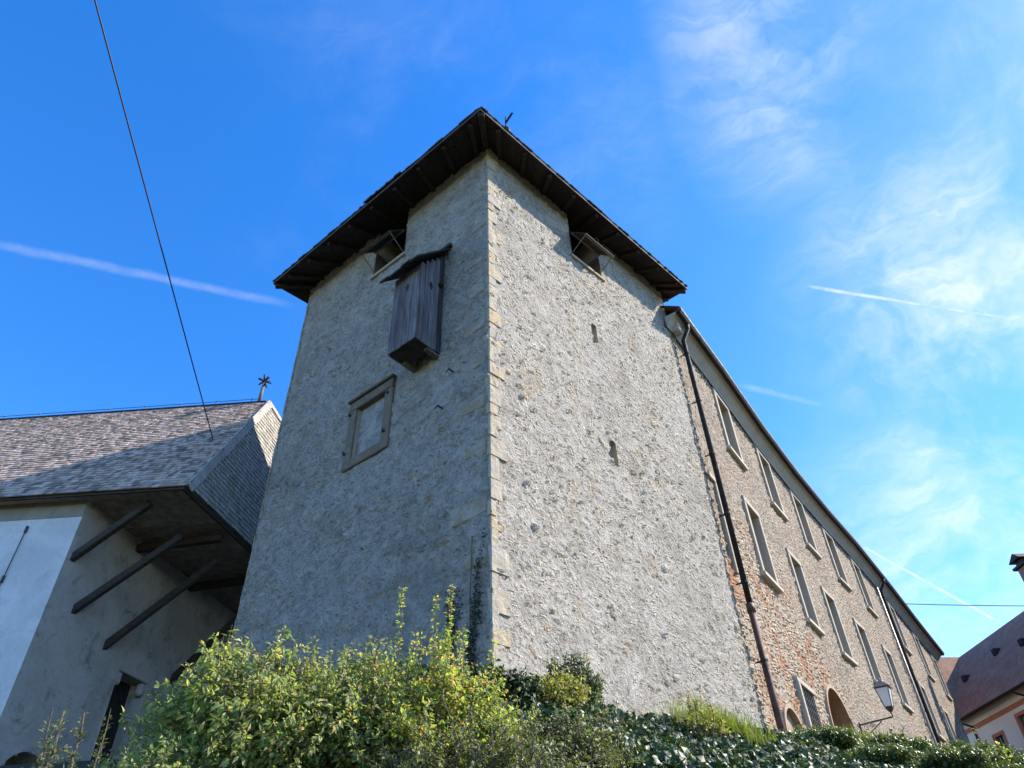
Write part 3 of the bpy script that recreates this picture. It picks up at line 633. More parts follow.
def build_long():
    c = fpt(20, -5); t = thing('long_building', 'long three storey stone building with rows of pale framed windows and cornice', 'building', (c.x, c.y, 2.9))
    ZB, ZT, WW, FW = 1.8, 16.25, 1.55, 0.20
    wins = [(s, s + WW, 13.28, 16.0) for s in UW] + [(s + .06, s + .06 + WW, 8.86, 11.6) for s in UW]
    grille = (3.9, 5.5, 3.9, 5.98); AC, AR, AS = 8.55, 1.45, 5.42      # arch centre, radius, springing
    low = (2.55, .75, 4.25)
    def inarch(u, z): return abs(u - AC) < AR and z < AS or (u - AC) ** 2 + (z - AS) ** 2 < AR * AR
    def inlow(u, z): return abs(u - low[0]) < low[1] and z < low[2] or (u - low[0]) ** 2 + (z - low[2]) ** 2 < low[1] ** 2
    holes = [(a + FW, b - FW, c_ + FW, d - FW) for a, b, c_, d in wins] + [(grille[0] + .15, grille[1], grille[2], grille[3])]
    mb = MB(); br = [x for h in holes for x in h[:2]] + SN; bz = [x for h in holes for x in h[2:]]
    us = []
    us = [u for u in lines(0, 14, 0.07, *br)] + [u for u in lines(14, SEND, 0.11, *br)][1:]
    zs = lines(ZB, ZT, 0.08, *bz)
    wall_grid(mb, lambda u: fpt(u)[:], None, us, zs, lambda u, z: any(h[0] < u < h[1] and h[2] < z < h[3] for h in holes) or inarch(u, z) or inlow(u, z))
    mb.build('wall', M['longwall'], t, True)
    mb = MB()     # end and back walls
    e0, e1, b0 = fpt(SEND), fpt(SEND, -11), fpt(0.3, -11)
    for p, q in ((e0, e1), (e1, b0)): mb.quad((p.x, p.y, ZB), (q.x, q.y, ZB), (q.x, q.y, 16.6), (p.x, p.y, 16.6))
    mb.build('wall', M['longwall'], t)
    for k, (a, b, z0, z1) in enumerate(wins):      # windows: frame of four stones, jamb, casement and pane
        fr = MB()
        def st(u0, u1, za, zb, o, i=-.12): fr.box(F(u0, i, za), F(u1, i, za) - F(u0, i, za), Vector((*fnr((u0 + u1) / 2), 0)) * (o - i), (0, 0, zb - za))
        st(a, a + FW, z0 + .14, z1 - FW, .035); st(b - FW, b, z0 + .14, z1 - FW, .035); st(a, b, z1 - FW + .003, z1, .04); st(a - .07, b + .07, z0, z0 + .137, .10)
        f = fr.build('window', M['frame'], t, False, .015)
        j = MB(); reveal(j, F, a + FW + .003, b - FW - .003, z0 + .143, z1 - FW - .003, .34, -.09); j.build('reveal', M['jamb'], f)
        g = MB(); d = -.30; g.quad(F(a + FW, d, z0), F(b - FW, d, z0), F(b - FW, d, z1), F(a + FW, d, z1)); g.build('pane', M['glass'], f)
        w = MB(); m = (a + b) / 2; i = -.30
        for u0, u1, za, zb in ((a + FW, a + FW + .07, z0 + .14, z1 - FW), (b - FW - .07, b - FW, z0 + .14, z1 - FW), (m - .04, m + .04, z0 + .14, z1 - FW), (a + FW, b - FW, z0 + .14, z0 + .23), (a + FW, b - FW, z1 - FW - .08, z1 - FW)):
            w.box(F(u0, i, za), F(u1, i, za) - F(u0, i, za), Vector((*fnr(m), 0)) * (.035 + .004 * (u1 - u0 > .3)), (0, 0, zb - za))
        w.build('casement', M['grey_wood'], f)
    # walled-up window beside the downpipe: only its right jamb and a bit of head show
    fr = MB(); fr.box(F(.74, -.1, 7.95), F(.93, -.1, 7.95) - F(.74, -.1, 7.95), Vector((*fnr(.8), 0)) * .14, (0, 0, 2.75)); fr.box(F(.1, -.1, 10.703), F(.93, -.1, 10.7) - F(.1, -.1, 10.7), Vector((*fnr(.8), 0)) * .14, (0, 0, .2))
    fr.build('blocked_window_frame', M['frame'], t, False, .015)
    # round arch: ring of dressed stone, deep reveal, brick infill
    def arch(cx, r, zs_, zb, wid, name, dep, infill, mat_):
        rg = MB(); rv = MB(); n = 22; o = .012
        prof = [(cx - r, zb), (cx - r, zs_)] + [(cx - r * math.cos(math.pi * k / n), zs_ + r * math.sin(math.pi * k / n)) for k in range(1, n)] + [(cx + r, zs_), (cx + r, zb)]
        outp = [(cx - r - wid, zb), (cx - r - wid, zs_)] + [(cx - (r + wid) * math.cos(math.pi * k / n), zs_ + (r + wid) * math.sin(math.pi * k / n)) for k in range(1, n)] + [(cx + r + wid, zs_), (cx + r + wid, zb)]
        for k in range(len(prof) - 1):
            A, B = prof[k], prof[k + 1]; C_, D_ = outp[k + 1], outp[k]
            rg.quad(F(A[0], o, A[1]), F(B[0], o, B[1]), F(C_[0], o, C_[1]), F(D_[0], o, D_[1])); rv.quad(F(A[0], o, A[1]), F(A[0], -dep, A[1]), F(B[0], -dep, B[1]), F(B[0], o, B[1]))
            rg.quad(F(D_[0], o, D_[1]), F(C_[0], o, C_[1]), F(C_[0], -.1, C_[1]), F(D_[0], -.1, D_[1]))
        a = rg.build(name, mat_, t); rv.build('arch_reveal', infill, a)
        q = MB(); q.quad(F(cx - r - .05, -dep + .01, zb), F(cx + r + .05, -dep + .01, zb), F(cx + r + .05, -dep + .01, zs_ + r + .05), F(cx - r - .05, -dep + .01, zs_ + r + .05)); q.build('arch_infill', infill, a)
    arch(AC, AR, AS, 2.4, .11, 'arch', .62, M['brick'], M['ring'])
    arch(low[0], low[1], low[2], 2.4, .10, 'relieving_arch', .16, M['ring'], M['ring'])
    # barred ground-floor window
    a, b, z0, z1 = grille; fr = MB(); fr.box(F(a, -.1, z0), F(a + .18, -.1, z0) - F(a, -.1, z0), Vector((*fnr(a), 0)) * .16, (0, 0, z1 - z0)); fr.box(F(a, -.1, z1 + .003), F(b + .1, -.1, z1) - F(a, -.1, z1), Vector((*fnr(a), 0)) * .15, (0, 0, .16))
    f = fr.build('barred_window', M['frame'], t, False, .015)
    j = MB(); reveal(j, F, a + .15, b, z0, z1, .5, -.0); j.build('reveal', M['jamb'], f); g = MB(); g.quad(F(a, -.48, z0), F(b, -.48, z0), F(b, -.48, z1), F(a, -.48, z1)); g.build('pane', M['dark'], f)
    q = MB(); n = 7
    for k in range(n): u = a + .25 + (b - a - .35) * k / (n - 1); q.tube([F(u, -.03, z0), F(u, -.03, z1)], .016, 6)
    for k in range(9): z = z0 + .12 + k * .24; q.tube([F(a + .15, -.03, z), F(b, -.03, z)], .014, 6)
    q.build('grille', M['iron'], f)
    # red-brown scar lines (old lean-to flashing) and cornice, gutter, roof
    cs = [s for s in lines(-.25, SEND + .3, 1.2, *SN)]
    prof = [(0.0, 16.10), (.035, 16.10), (.05, 16.16), (.12, 16.24), (.26, 16.40), (.40, 16.50), (.40, 16.56)]
    mb = MB()
    for s0, s1 in zip(cs, cs[1:]):
        for (o0, z0), (o1, z1) in zip(prof, prof[1:]): mb.quad(F(s0, o0, z0), F(s1, o0, z0), F(s1, o1, z1), F(s0, o1, z1))
    for s in (cs[0], cs[-1]): mb.quad(*[F(s, o, z) for o, z in prof], F(s, 0, 16.56))
    mb.build('cornice', M['cornice'], t)
    mb = MB(); gp = [(.40, 16.50), (.46, 16.45), (.54, 16.47), (.60, 16.56), (.60, 16.68), (.58, 16.68), (.57, 16.57), (.53, 16.50), (.46, 16.48), (.40, 16.56)]
    for s0, s1 in zip(cs, cs[1:]):
        for (o0, z0), (o1, z1) in zip(gp, gp[1:]): mb.quad(F(s0, o0, z0), F(s1, o0, z0), F(s1, o1, z1), F(s0, o1, z1))
    mb.build('gutter', M['metal_dark'], t)
    mb = MB()
    for s0, s1 in zip(cs, cs[1:]):
        mb.quad(F(s0, .56, 16.72), F(s1, .56, 16.72), F(s1, -5.2, 20.6), F(s0, -5.2, 20.6)); mb.quad(F(s0, .56, 16.72), F(s0, .38, 16.57), F(s1, .38, 16.57), F(s1, .56, 16.72)); mb.quad(F(s0, -5.2, 20.6), F(s1, -5.2, 20.6), F(s1, -11.4, 16.5), F(s0, -11.4, 16.5))
    s = cs[-1]; mb.quad(F(s, .50, 16.66), F(s, -11.4, 16.5), F(s, -5.2, 20.6))
    mb.build('roof', M['house_tile'], t)
    # plaster stub at the tower corner above the hopper
    mb = MB(); mb.box(F(.05, -.1, 16.1), F(.42, -.1, 16.1) - F(.05, -.1, 16.1), Vector((*fnr(.2), 0)) * .40, (0, 0, .42)); mb.build('cornice_stub', M['cornice'], t, False, .04)
    # downpipes
    def pipe(s, zt, zb, o, r, foot):
        p = MB(); p.tube([F(s + .0, .47, 16.5), F(s, .45, 16.3), F(s, o, zt - .3), F(s, o, zt - .55), F(s, o, zb + foot)], r, 10)
        po = p.build('downpipe', M['metal_dark'], t, True)
        if foot:
            p = MB(); p.tube([F(s, o, zb + foot), F(s, o, zb)], r * 1.12, 10); p.tube([F(s, o, zb + foot - .06), F(s, o, zb + foot + .16)], r * 1.4, 10); p.build('foot_pipe', M['rust_iron'], po, True)
        z = zb + 1.2
        while z < zt - .5:
            c_ = MB(); c_.tube([F(s, o, z), F(s, o, z + .05)], r * 1.25, 10); c_.bar(F(s, 0, z + .025), F(s, o, z + .025), .03, .03); c_.build('pipe_clamp', M['metal_dark'], po); z += 1.95
    pipe(.47, 16.2, 2.4, .22, .074, 4.4); pipe(25.6, 16.2, 2.6, .16, .075, 0)
    p = MB(); p.tube([F(25.15, .07, 16.0), F(25.15, .07, 2.6)], .055, 8); p.build('downpipe', M['pipe_pale'], t, True)
build_long()

# ------------------------------------------------------------------ wall lantern
def build_lamp():
    s, zb = 10.9, 6.20
    b = fpt(s); n = Vector((*fnr(s), 0)); e = Vector((0, 0, 1)); B = Vector((b.x, b.y, zb))
    t = thing('wall_lantern', 'old four sided street lantern on a scrolled iron bracket beside the arch', 'lamp', B)
    m = MB(); m.bar(B - e * .38 + n * .02, B + e * .12 + n * .02, .09, .03); m.bar(B + e * .05, B + n * 1.10 + e * .12, .035, .045)
    m.tube([B - e * .30 + n * .03, B - e * .22 + n * .3, B - e * .06 + n * .55, B + e * .06 + n * .74], .016, 6)
    for c, r0, sg in ((B + n * .22 - e * .06, .10, 1), (B + n * .42 - e * .03, .075, -1), (B + n * .12 - e * .2, .06, 1)):
        m.tube([c + (n * math.cos(a) * sg + e * math.sin(a)) * r0 * (1 - a / 11) for a in [k * .5 for k in range(18)]], .011, 5)
    m.tube([B + n * 1.08 + e * .10, B + n * 1.12 + e * .16, B + n * 1.10 + e * .30], .022, 6)
    m.build('bracket', M['iron'], t)
    c = B + n * 1.10 + e * .42; x, y = n, Vector((-n.y, n.x, 0))
    def sq(w, z): return [c + x * w * a + y * w * b_ + e * z for a, b_ in ((-1, -1), (1, -1), (1, 1), (-1, 1))]
    g = MB(); l0, l1 = sq(.11, 0), sq(.21, .60)
    for k in range(4): j = (k + 1) % 4; g.quad(l0[k], l0[j], l1[j], l1[k])
    go = g.build('lantern_glass', M['lampglass'], t)
    fr = MB()
    for k in range(4): j = (k + 1) % 4; fr.bar(l0[k], l1[k], .022, .022); fr.bar(l0[k], l0[j], .025, .025); fr.bar(l1[k], l1[j], .04, .035)
    fr.hexa(sq(.05, -.14) + sq(.12, -.015)); fr.tube([c - e * .2, c - e * .12], .03, 8); fr.build('lantern_frame', M['iron'], t)
    cp = MB(); cp.hexa(sq(.26, .62) + sq(.12, .78)); cp.hexa(sq(.10, .783) + sq(.06, .86)); cp.ball(c + e * .9, .035, 8); cp.build('lantern_cap', M['lampcap'], t, False, .008)
build_lamp()

# ------------------------------------------------------------------ the church on the left
def shingle_field(mb, o, d, upv, n, length, height, row, wmin, wmax, inside, tilt=0.035):
    """overlapping shingles on a plane: o corner, d along the eave, upv up the slope, n normal"""
    k = 0; h = 0.0
    while h < height:
        x = random.uniform(-.1, 0)
        while x < length:
            w = random.uniform(wmin, wmax)
            if inside(x + w / 2, h + row / 2):
                jt = random.uniform(-.012, .012); lift = .018 + random.uniform(0, .016)
                a = o + d * x + upv * (h + jt); b = a + d * (w - .008); u_ = upv * (row * 1.15)
                mb.hexa([a + n * 0.0, b + n * 0.0, b + n * lift, a + n * lift, a + u_ - n * .004, b + u_ - n * .004, b + u_ + n * .006, a + u_ + n * .006]); 
            x += w
        h += row; k += 1
def build_church():
    A = Vector((-8.448, 15.452, 10.0)); dE = Vector((-0.99875, 0.0500, 0)).normalized(); dG = Vector((math.sin(R(10.25)), math.cos(R(10.25)), 0))
    Rg = Vector((-8.54, 19.185, 15.72)); rid = dE
    t = thing('church', 'whitewashed church with a grey shingled roof and a braced overhanging gable', 'church', (-15, 20, 2.8))
    LEN = 16.0
    # roof planes
    upv = (Rg - A); upv = (upv - dE * upv.dot(dE)).normalized(); nrm = dE.cross(upv).normalized(); nrm = nrm if nrm.y < 0 else -nrm
    slope_len = (Rg - A).dot(upv); skew = (Rg - A).dot(dE) / slope_len
    Rl = Rg + rid * LEN; El = A + dE * LEN
    back = A + dG * 8.0; bl = back + dE * LEN
    mb = MB(); th = Vector((0, 0, -.14))
    mb.quad(A, Rg, Rl, El); mb.quad(Rg, Rg + dG * .95 - Vector((0, 0, .12)), Rl + dG * .95 - Vector((0, 0, .12)), Rl); mb.quad(Rg + dG * .95 - Vector((0, 0, .12)), back, bl, Rl + dG * .95 - Vector((0, 0, .12)))
    roof = mb.build('roof', M['shingle'], t)
    mb = MB()
    ins = lambda x, h: x > h * skew - .02
    shingle_field(mb, A + nrm * .012 - upv * .05, dE, upv, nrm, LEN, slope_len, .165, .07, .19, ins)
    mb.build('shingles', M['shingle'], roof)
    # gable, clad with shingles, leaning back very slightly
    top2 = Rg + dG * .95 - Vector((0, 0, .12)); back = A + dG * 8.0
    g = MB(); off = dE * .05
    g.quad(A + off, Rg + off, top2 + off, back + off); gable = g.build('gable', M['gable_shingle'], t)
    gu = (Rg - A); gu = (gu - dG * gu.dot(dG)).normalized(); gn = dG.cross(gu).normalized(); gn = gn if gn.x > 0 else -gn
    hr = (Rg - A).dot(gu); ur = (Rg - A).dot(dG); u2 = (top2 - A).dot(dG); h2 = (top2 - A).dot(gu)
    def ing(x, h): return ur * h / hr < x - .06 and x < u2 + (8.0 - u2) * (1 - h / h2) - .06
    mb = MB(); shingle_field(mb, A + gn * .01, dG, gu, gn, 8.2, hr, .15, .08, .15, ing); mb.build('gable_shingles', M['gable_shingle'], gable)
    # verge: a pale row of boards on the gable edge
    mb = MB(); ln = (Rg - A).length; d = (Rg - A) / ln; x = 0.0
    w = gn.cross(d).normalized(); w = w if w.dot(dG) > 0 else -w
    while x < ln:
        s = random.uniform(.10, .16); mb.box(A + d * x + gn * .03 - nrm * -.03 - w * .02, d * (s - .006), w * (.26 + random.uniform(-.02, .02)), gn * .035); x += s
    mb.box(Rg + gn * .03 - Vector((0, 0, .10)), top2 - Rg, gn * .06, Vector((0, 0, .14)))
    ln2 = (back - top2).length; d2 = (back - top2) / ln2; mb.box(top2 + gn * .03, d2 * ln2, gn * .05, Vector((0, 0, .12)))
    mb.build('verge', M['verge'], gable)
    # lower edge board and soffit
    NW = Vector((-11.243, 16.0185, 0)); rec = 2.6
    mb = MB(); mb.box(A + Vector((0, 0, -.12)) + dE * .06, dG * 14, dE * .06, (0, 0, .12)); mb.build('eave_board', M['brace'], t)
    mb = MB(); mb.box(A + Vector((0, 0, -.10)) + dE * .06 + dG * .02, dE * 15.8, dG * .05, (0, 0, .09)); mb.build('eave_board', M['brace'], t)
    mb = MB(); n = 28
    for k in range(n):
        o = A + dG * (14.0 * k / n) + Vector((0, 0, -.02)); mb.box(o + dE * .12, dG * (14.0 / n - .02), dE * 3.6, (0, 0, .03))
    mb.build('soffit', M['church_soffit'], t)
    # walls
    mb = MB(); wz0, wz1 = 1.8, 9.98
    L0 = NW; L1 = NW + dE * 13
    mb.quad((L1.x, L1.y, wz0), (L0.x, L0.y, wz0), (L0.x, L0.y, 9.52), (L1.x, L1.y, 9.52)); mb.build('front_wall', M['white'], t)
    mb = MB(); fn = Vector((-dE.y, dE.x, 0)); fn = fn if fn.y < 0 else -fn
    mb.box(L0 + Vector((0, 0, 9.52)) - fn * .1, dE * 13, fn * .112, (0, 0, .5)); mb.build('eave_band', M['band'], t)  # strip below the eave, its dark tone mostly painted shade
    # cable and clips on the white wall
    mb = MB(); pts = [L0 + dE * 1.35 + fn * .03 + Vector((0, 0, 9.25)), L0 + dE * 1.37 + fn * .03 + Vector((0, 0, 7.9)), L0 + dE * 1.37 + fn * .03 + Vector((0, 0, 2.5))]; mb.tube(pts, .012, 5)
    for p in (pts[0], pts[1]): mb.bar(p - Vector((0, 0, .12)), p + Vector((0, 0, .06)), .05, .05)
    mb.build('wall_cable', M['iron'], t)
    sn = Vector((dG.y, -dG.x, 0))
    SW = lambda u, o, z: NW + dG * u + sn * o + Vector((0, 0, z))
    wn = (3.10, 4.35, 3.6, 6.62)        # narrow window in the side wall
    arch0 = (1.15, .75, 3.45)
    mb = MB(); us = lines(0, 15, .12, wn[0], wn[1]); zs = lines(wz0, wz1, .12, wn[2], wn[3])
    def sk(u, z): return wn[0] < u < wn[1] and wn[2] < z < wn[3] or (abs(u - arch0[0]) < arch0[1] and z < arch0[2]) or (u - arch0[0]) ** 2 + (z - arch0[2]) ** 2 < arch0[1] ** 2
    wall_grid(mb, lambda u: SW(u, 0, 0)[:2], None, us, zs, sk); mb.build('side_wall', M['church_side'], t)
    fr = MB()
    for a, b, c, d_ in ((wn[0] - .07, wn[0], wn[2], wn[3] + .0), (wn[1], wn[1] + .07, wn[2], wn[3]), (wn[0] - .07, wn[1] + .07, wn[3] + .003, wn[3] + .09)):
        fr.box(SW(a, -.2, c), dG * (b - a), sn * .212, (0, 0, d_ - c))
    f = fr.build('window', M['church_side'], t, False, .02)
    for a, b in ((wn[0] + .005, wn[0] + .2), (wn[1] - .2, wn[1] - .005)):   # corbelled shoulders under the lintel
        q = MB(); q.box(SW(a, -.2, wn[3] - .34), dG * (b - a), sn * .206, (0, 0, .335)); q.build('shoulder', M['church_side'], f, False, .05)
    q = MB(); reveal(q, SW, wn[0] + .004, wn[1] - .004, wn[2] + .004, wn[3] - .004, .55, -.10); q.build('reveal', M['church_side'], f)
    q = MB(); q.quad(SW(wn[0] - .1, -.5, wn[2]), SW(wn[1] + .1, -.5, wn[2]), SW(wn[1] + .1, -.5, wn[3] + .1), SW(wn[0] - .1, -.5, wn[3] + .1)); q.build('pane', M['dark'], f)
    # arch at the lower left
    cx, r, zs_ = arch0; rg = MB(); n = 16
    prof = [(cx - r, 2.0), (cx - r, zs_)] + [(cx - r * math.cos(math.pi * k / n), zs_ + r * math.sin(math.pi * k / n)) for k in range(1, n)] + [(cx + r, zs_), (cx + r, 2.0)]
    for a, b in zip(prof, prof[1:]):
        sa = [(cx + (p[0] - cx) * 1.2, p[1] if p[1] <= zs_ else zs_ + (p[1] - zs_) * 1.2) for p in (a, b)]
        rg.quad(SW(a[0], .03, a[1]), SW(b[0], .03, b[1]), SW(sa[1][0], .03, sa[1][1]), SW(sa[0][0], .03, sa[0][1])); rg.quad(SW(a[0], .03, a[1]), SW(a[0], -.6, a[1]), SW(b[0], -.6, b[1]), SW(b[0], .03, b[1]))
    ar = rg.build('arch', M['church_side'], t); q = MB(); q.quad(SW(cx - r - .1, -.58, 2), SW(cx + r + .1, -.58, 2), SW(cx + r + .1, -.58, 5), SW(cx - r - .1, -.58, 5)); q.build('arch_infill', M['brick'], ar)
    # braces from the side wall out to the eave
    for u, z, du, dz, o in ((.22, 8.40, .15, 1.5, 1.6), (.86, 7.30, 0.55, 2.1, 2.0), (2.30, 6.90, .75, 2.55, 2.1), (5.35, 6.95, 0.3, 2.6, 2.2)):
        b = MB(); b.bar(SW(u, -.1, z), SW(u + du, o, z + dz), .165, .18); b.build('brace', M['brace'], t, False, .015)
    for u in (2.3, 5.0):
        b = MB(); b.bar(SW(u, -.1, 9.75), SW(u, 2.6, 9.75), .2, .22); b.build('joist', M['brace'], t, False, .015)
    # ridge rail and finial
    mb = MB(); e = Vector((0, 0, 1)); mb.tube([Rg + rid * .3 + e * .17, Rg + rid * LEN + e * .17], .011, 5); k = .6
    while k < LEN: mb.tube([Rg + rid * k, Rg + rid * k + e * .24], .013, 5); k += 1.28
    mb.build('lightning_rail', M['iron'], roof)
    mb = MB(); mb.bar(Rg + rid * .05 - e * .03, Rg + rid * 8 - e * .03, .16, .08); mb.bar(Rg + rid * 8 - e * .03, Rg + rid * LEN - e * .03, .16, .08); mb.build('ridge_cap', M['metal_dark'], roof)
    F0 = Rg + rid * .32; mb = MB(); mb.tube([F0 - e * .1, F0 + e * .9], [.075, .05], 8); fi = mb.build('finial', M['grey_wood'], roof, True)
    mb = MB(); c = F0 + e * .98; mb.ball(c, .085, 8)
    for k in range(14):
        a = k * 2.4; zz = 1 - 2 * (k + .5) / 14; rr = math.sqrt(1 - zz * zz); dv = Vector((rr * math.cos(a), rr * math.sin(a), zz)); mb.tube([c + dv * .05, c + dv * .26], [.035, .018], 5)
    mb.build('finial_star', M['metal_dark'], fi)
build_church()

# ------------------------------------------------------------------ the house at the right
def build_house():
    t = thing('gabled_house', 'pale house with red window surrounds and steep brown tiled roof at right', 'house', (36, 48, 2.9))
    x0 = 30.72; ys, yn = 30.0, 58.0; dx = -.0285
    def H(y, o, z): return Vector((x0 + (50 - y) * .0285 - o, y, z))     # west wall, o outward
    mb = MB(); wins = [(50.15, 51.10, 9.6, 11.3), (46.9, 48.05, 9.8, 11.75), (43.5, 44.6, 9.8, 11.75), (40, 41.1, 9.8, 11.75)]
    us = lines(-yn, -ys, 1.5, *[-w[0] for w in wins], *[-w[1] for w in wins]); zs = lines(1.8, 13.15, 1.5, *[w[2] for w in wins], *[w[3] for w in wins])
    wall_grid(mb, lambda u: H(-u, 0, 0)[:2], None, us, zs, lambda u, z: any(w[0] < -u < w[1] and w[2] < z < w[3] for w in wins)); mb.build('wall', M['housewall'], t)
    mb = MB(); mb.quad(H(ys, 0, 1.8), H(ys, 0, 13.1), H(ys, -11, 13.1), H(ys, -11, 1.8)); mb.quad(H(ys, 0, 13.1), H(ys, -5.2, 19), H(ys, -11, 13.1)); mb.quad(H(ys, -11, 1.8), H(ys, -11, 13.1), H(yn, -11, 13.1), H(yn, -11, 1.8)); mb.build('wall', M['housewall'], t)
    mb = MB(); mb.box(H(yn, -.1, 12.22), H(ys, -.1, 12.22) - H(yn, -.1, 12.22), (-.125, 0, 0), (0, 0, .28)); mb.build('red_band', M['red'], t)
    for a, b, z0, z1 in wins:
        fr = MB(); w = .20
        for y0, y1, c, d in ((a - w, a, z0 - w, z1 + w), (b, b + w, z0 - w, z1 + w), (a, b, z1, z1 + w), (a, b, z0 - w, z0)): fr.box(H(y0, -.15, c), H(y1, -.15, c) - H(y0, -.15, c), (-.19, 0, 0), (0, 0, d - c))
        f = fr.build('window', M['red'], t); g = MB(); g.quad(H(a, -.14, z0), H(b, -.14, z0), H(b, -.14, z1), H(a, -.14, z1)); g.build('pane', M['glass'], f)
        m = MB(); m.box(H((a + b) / 2 - .04, -.13, z0), (0, .08, 0), (-.05, 0, 0), (0, 0, z1 - z0)); m.box(H(a, -.13, (z0 + z1) / 2 - .03), H(b, 0, 0) - H(a, 0, 0), (-.045, 0, 0), (0, 0, .06)); m.build('casement', M['brace'], f)
    # roofs: main ridge north-south, wing to the west behind the long building
    E = lambda y, z=13.0: H(y, .52, z); Rr = lambda y: H(y, -4.75, 19.0)
    mb = MB(); valT, valB = Rr(58.8), E(54.2); th = Vector((0, 0, -.18)); n = 22
    wE = Vector((14.0, 53.0, 13.0)); wR = Vector((18.0, 56.9, 19.0))
    mb.quad(E(ys), E(54.2), valT, Rr(ys)); mb.quad(Rr(ys), valT + Vector((0, 3, 0)), H(61, -11.5, 13), H(ys, -11.5, 13)); mb.quad(valB, wE, wR, valT); mb.quad(E(ys) + th, E(54.2) + th, E(54.2), E(ys)); mb.quad(E(ys) + th, E(54.2) + th, H(54.2, 0, 13.0), H(ys, 0, 13.0))
    roof = mb.build('roof', None, t)
    tt = mat('tiled_slope', 0.85, 0.25)
    bt = tt.noise(tt.co, 1.2, 7, 0.7, 0.4); row = tt.new('ShaderNodeTexWave', {'wave_type': 'BANDS', 'bands_direction': 'Z'}, Vector=tt.co, Scale=3.2, Distortion=0.6)
    cl = tt.mix(tt.mapr(bt, .35, .7), (0.30, 0.145, 0.085), (0.42, 0.225, 0.135)); cl = tt.mix(tt.mapr(tt.noise(tt.co, 9, 4, .7), .4, .7, 0, .6), cl, (0.09, 0.065, 0.06)); tt.set(tt.b, 'Base Color', cl)
    tt.set(tt.b, 'Normal', tt.bump(tt.math('ADD', row.outputs['Fac'], tt.math('MULTIPLY', bt, .5)), .6, .04)); roof.data.materials.append(tt.m)
    g = MB(); g.tube([E(ys) + Vector((-.08, 0, -.05)), E(54.2) + Vector((-.08, 0, -.05))], .09, 8); go = g.build('gutter', M['metal_dark'], t)
    for y in (53.35, 46.6):
        p = MB(); p.tube([E(y) + Vector((-.08, 0, -.08)), H(y - .12, .42, 12.72), H(y - .45, .09, 12.45), H(y - .5, .09, 12.2), H(y - .5, .09, 2.8)], .065, 8); p.build('downpipe', M['metal_dark'], t, True)
    c = MB(); cx = Vector((34.55, 45.6, 17.0)); c.box(cx - Vector((.55, .45, 0)), (1.1, 0, 0), (0, .9, 0), (0, 0, 3.5)); ch = c.build('chimney', M['house_tile'], t, False, .02)
    c = MB(); c.box(cx + Vector((-.75, -.62, 3.5)), (1.5, 0, 0), (0, 1.24, 0), (0, 0, .16)); c.box(cx + Vector((-.5, -.4, 3.66)), (1.0, 0, 0), (0, .8, 0), (0, 0, .35)); c.hexa([cx + Vector(v) for v in ((-.8, -.66, 4.0), (.8, -.66, 4.0), (.8, .66, 4.0), (-.8, .66, 4.0), (-.7, -.02, 4.5), (.7, -.02, 4.5), (.7, .02, 4.5), (-.7, .02, 4.5))]); c.build('chimney_cap', M['metal_dark'], ch)
    for y, f in ((55.0, .52), (47.3, .5), (51.2, .62)):
        p = E(y).lerp(Rr(y), f); v = MB(); v.box(p + Vector((-.25, -.2, -.1)), (.5, 0, 0), (0, .4, 0), (0, 0, .4)); v.build('roof_vent', M['metal_dark'], roof)
build_house()

# ------------------------------------------------------------------ cables
def cable(label, a, b, sag, r):
    a, b = Vector(a), Vector(b); m = MB(); n = 24
    m.tube([a.lerp(b, k / n) - Vector((0, 0, sag * 4 * (k / n) * (1 - k / n))) for k in range(n + 1)], r, 6); tag(m.build('overhead_cable', M['cable'], None, True), label, 'cable')
LEFT_END = at(214, 443, 19.62); LEFT_TOP = Vector(LEFT_END).lerp(Vector(at(95, -2, 9.0)), 1.6)
cable('thin dark cable rising from the church roof to the top of the sky at left', LEFT_END, LEFT_TOP, .03, .017)
cable('thin horizontal cable between the long building and the chimneyed house', at(880, 603, 47), at(1060, 606, 47), .05, .022)

# ------------------------------------------------------------------ plants
def leaf_mesh(pos, dirs, nrms, lens, wid, fold=0.25, curl=0.15):
    """one pointed, folded leaf of two quads per row of the arrays"""
    n = len(pos); d = dirs / np.linalg.norm(dirs, axis=1, keepdims=True)
    s = np.cross(d, nrms); s /= np.linalg.norm(s, axis=1, keepdims=True) + 1e-9; u = np.cross(s, d)
    L = lens[:, None]; w = L * wid; V = np.zeros((n, 6, 3))
    V[:, 0] = pos; V[:, 1] = pos + d * L * .42 - u * L * curl * .15; V[:, 2] = pos + d * L - u * L * curl
    V[:, 3] = pos + d * L * .40 + s * w * .5 + u * L * fold * .35; V[:, 4] = pos + d * L * .40 - s * w * .5 + u * L * fold * .35; V[:, 5] = pos + d * L * .75 - u * L * curl * .5
    base = np.arange(n)[:, None] * 6
    f = np.concatenate([base + [[0, 1, 5, 3]], base + [[0, 4, 5, 1]], base + [[3, 5, 2, 2]], base + [[4, 2, 5, 5]]], 0)
    return V.reshape(-1, 3), f
def leaves_obj(name, mat_, parent, pos, dirs, nrms, lens, wid, fold=.25, curl=.2):
    V, f = leaf_mesh(np.asarray(pos), np.asarray(dirs), np.asarray(nrms), np.asarray(lens), wid, fold, curl)
    faces = []
    n = len(pos)
    faces = [tuple(x) for x in f[:2 * n].tolist()] + [(a, b, c) for a, b, c, _ in f[2 * n:].tolist()]
    m = MB(); m.v = V.tolist(); m.f = faces
    return m.build(name, mat_, parent)
def rdir(n): v = rng.normal(size=(n, 3)); return v / np.linalg.norm(v, axis=1, keepdims=True)

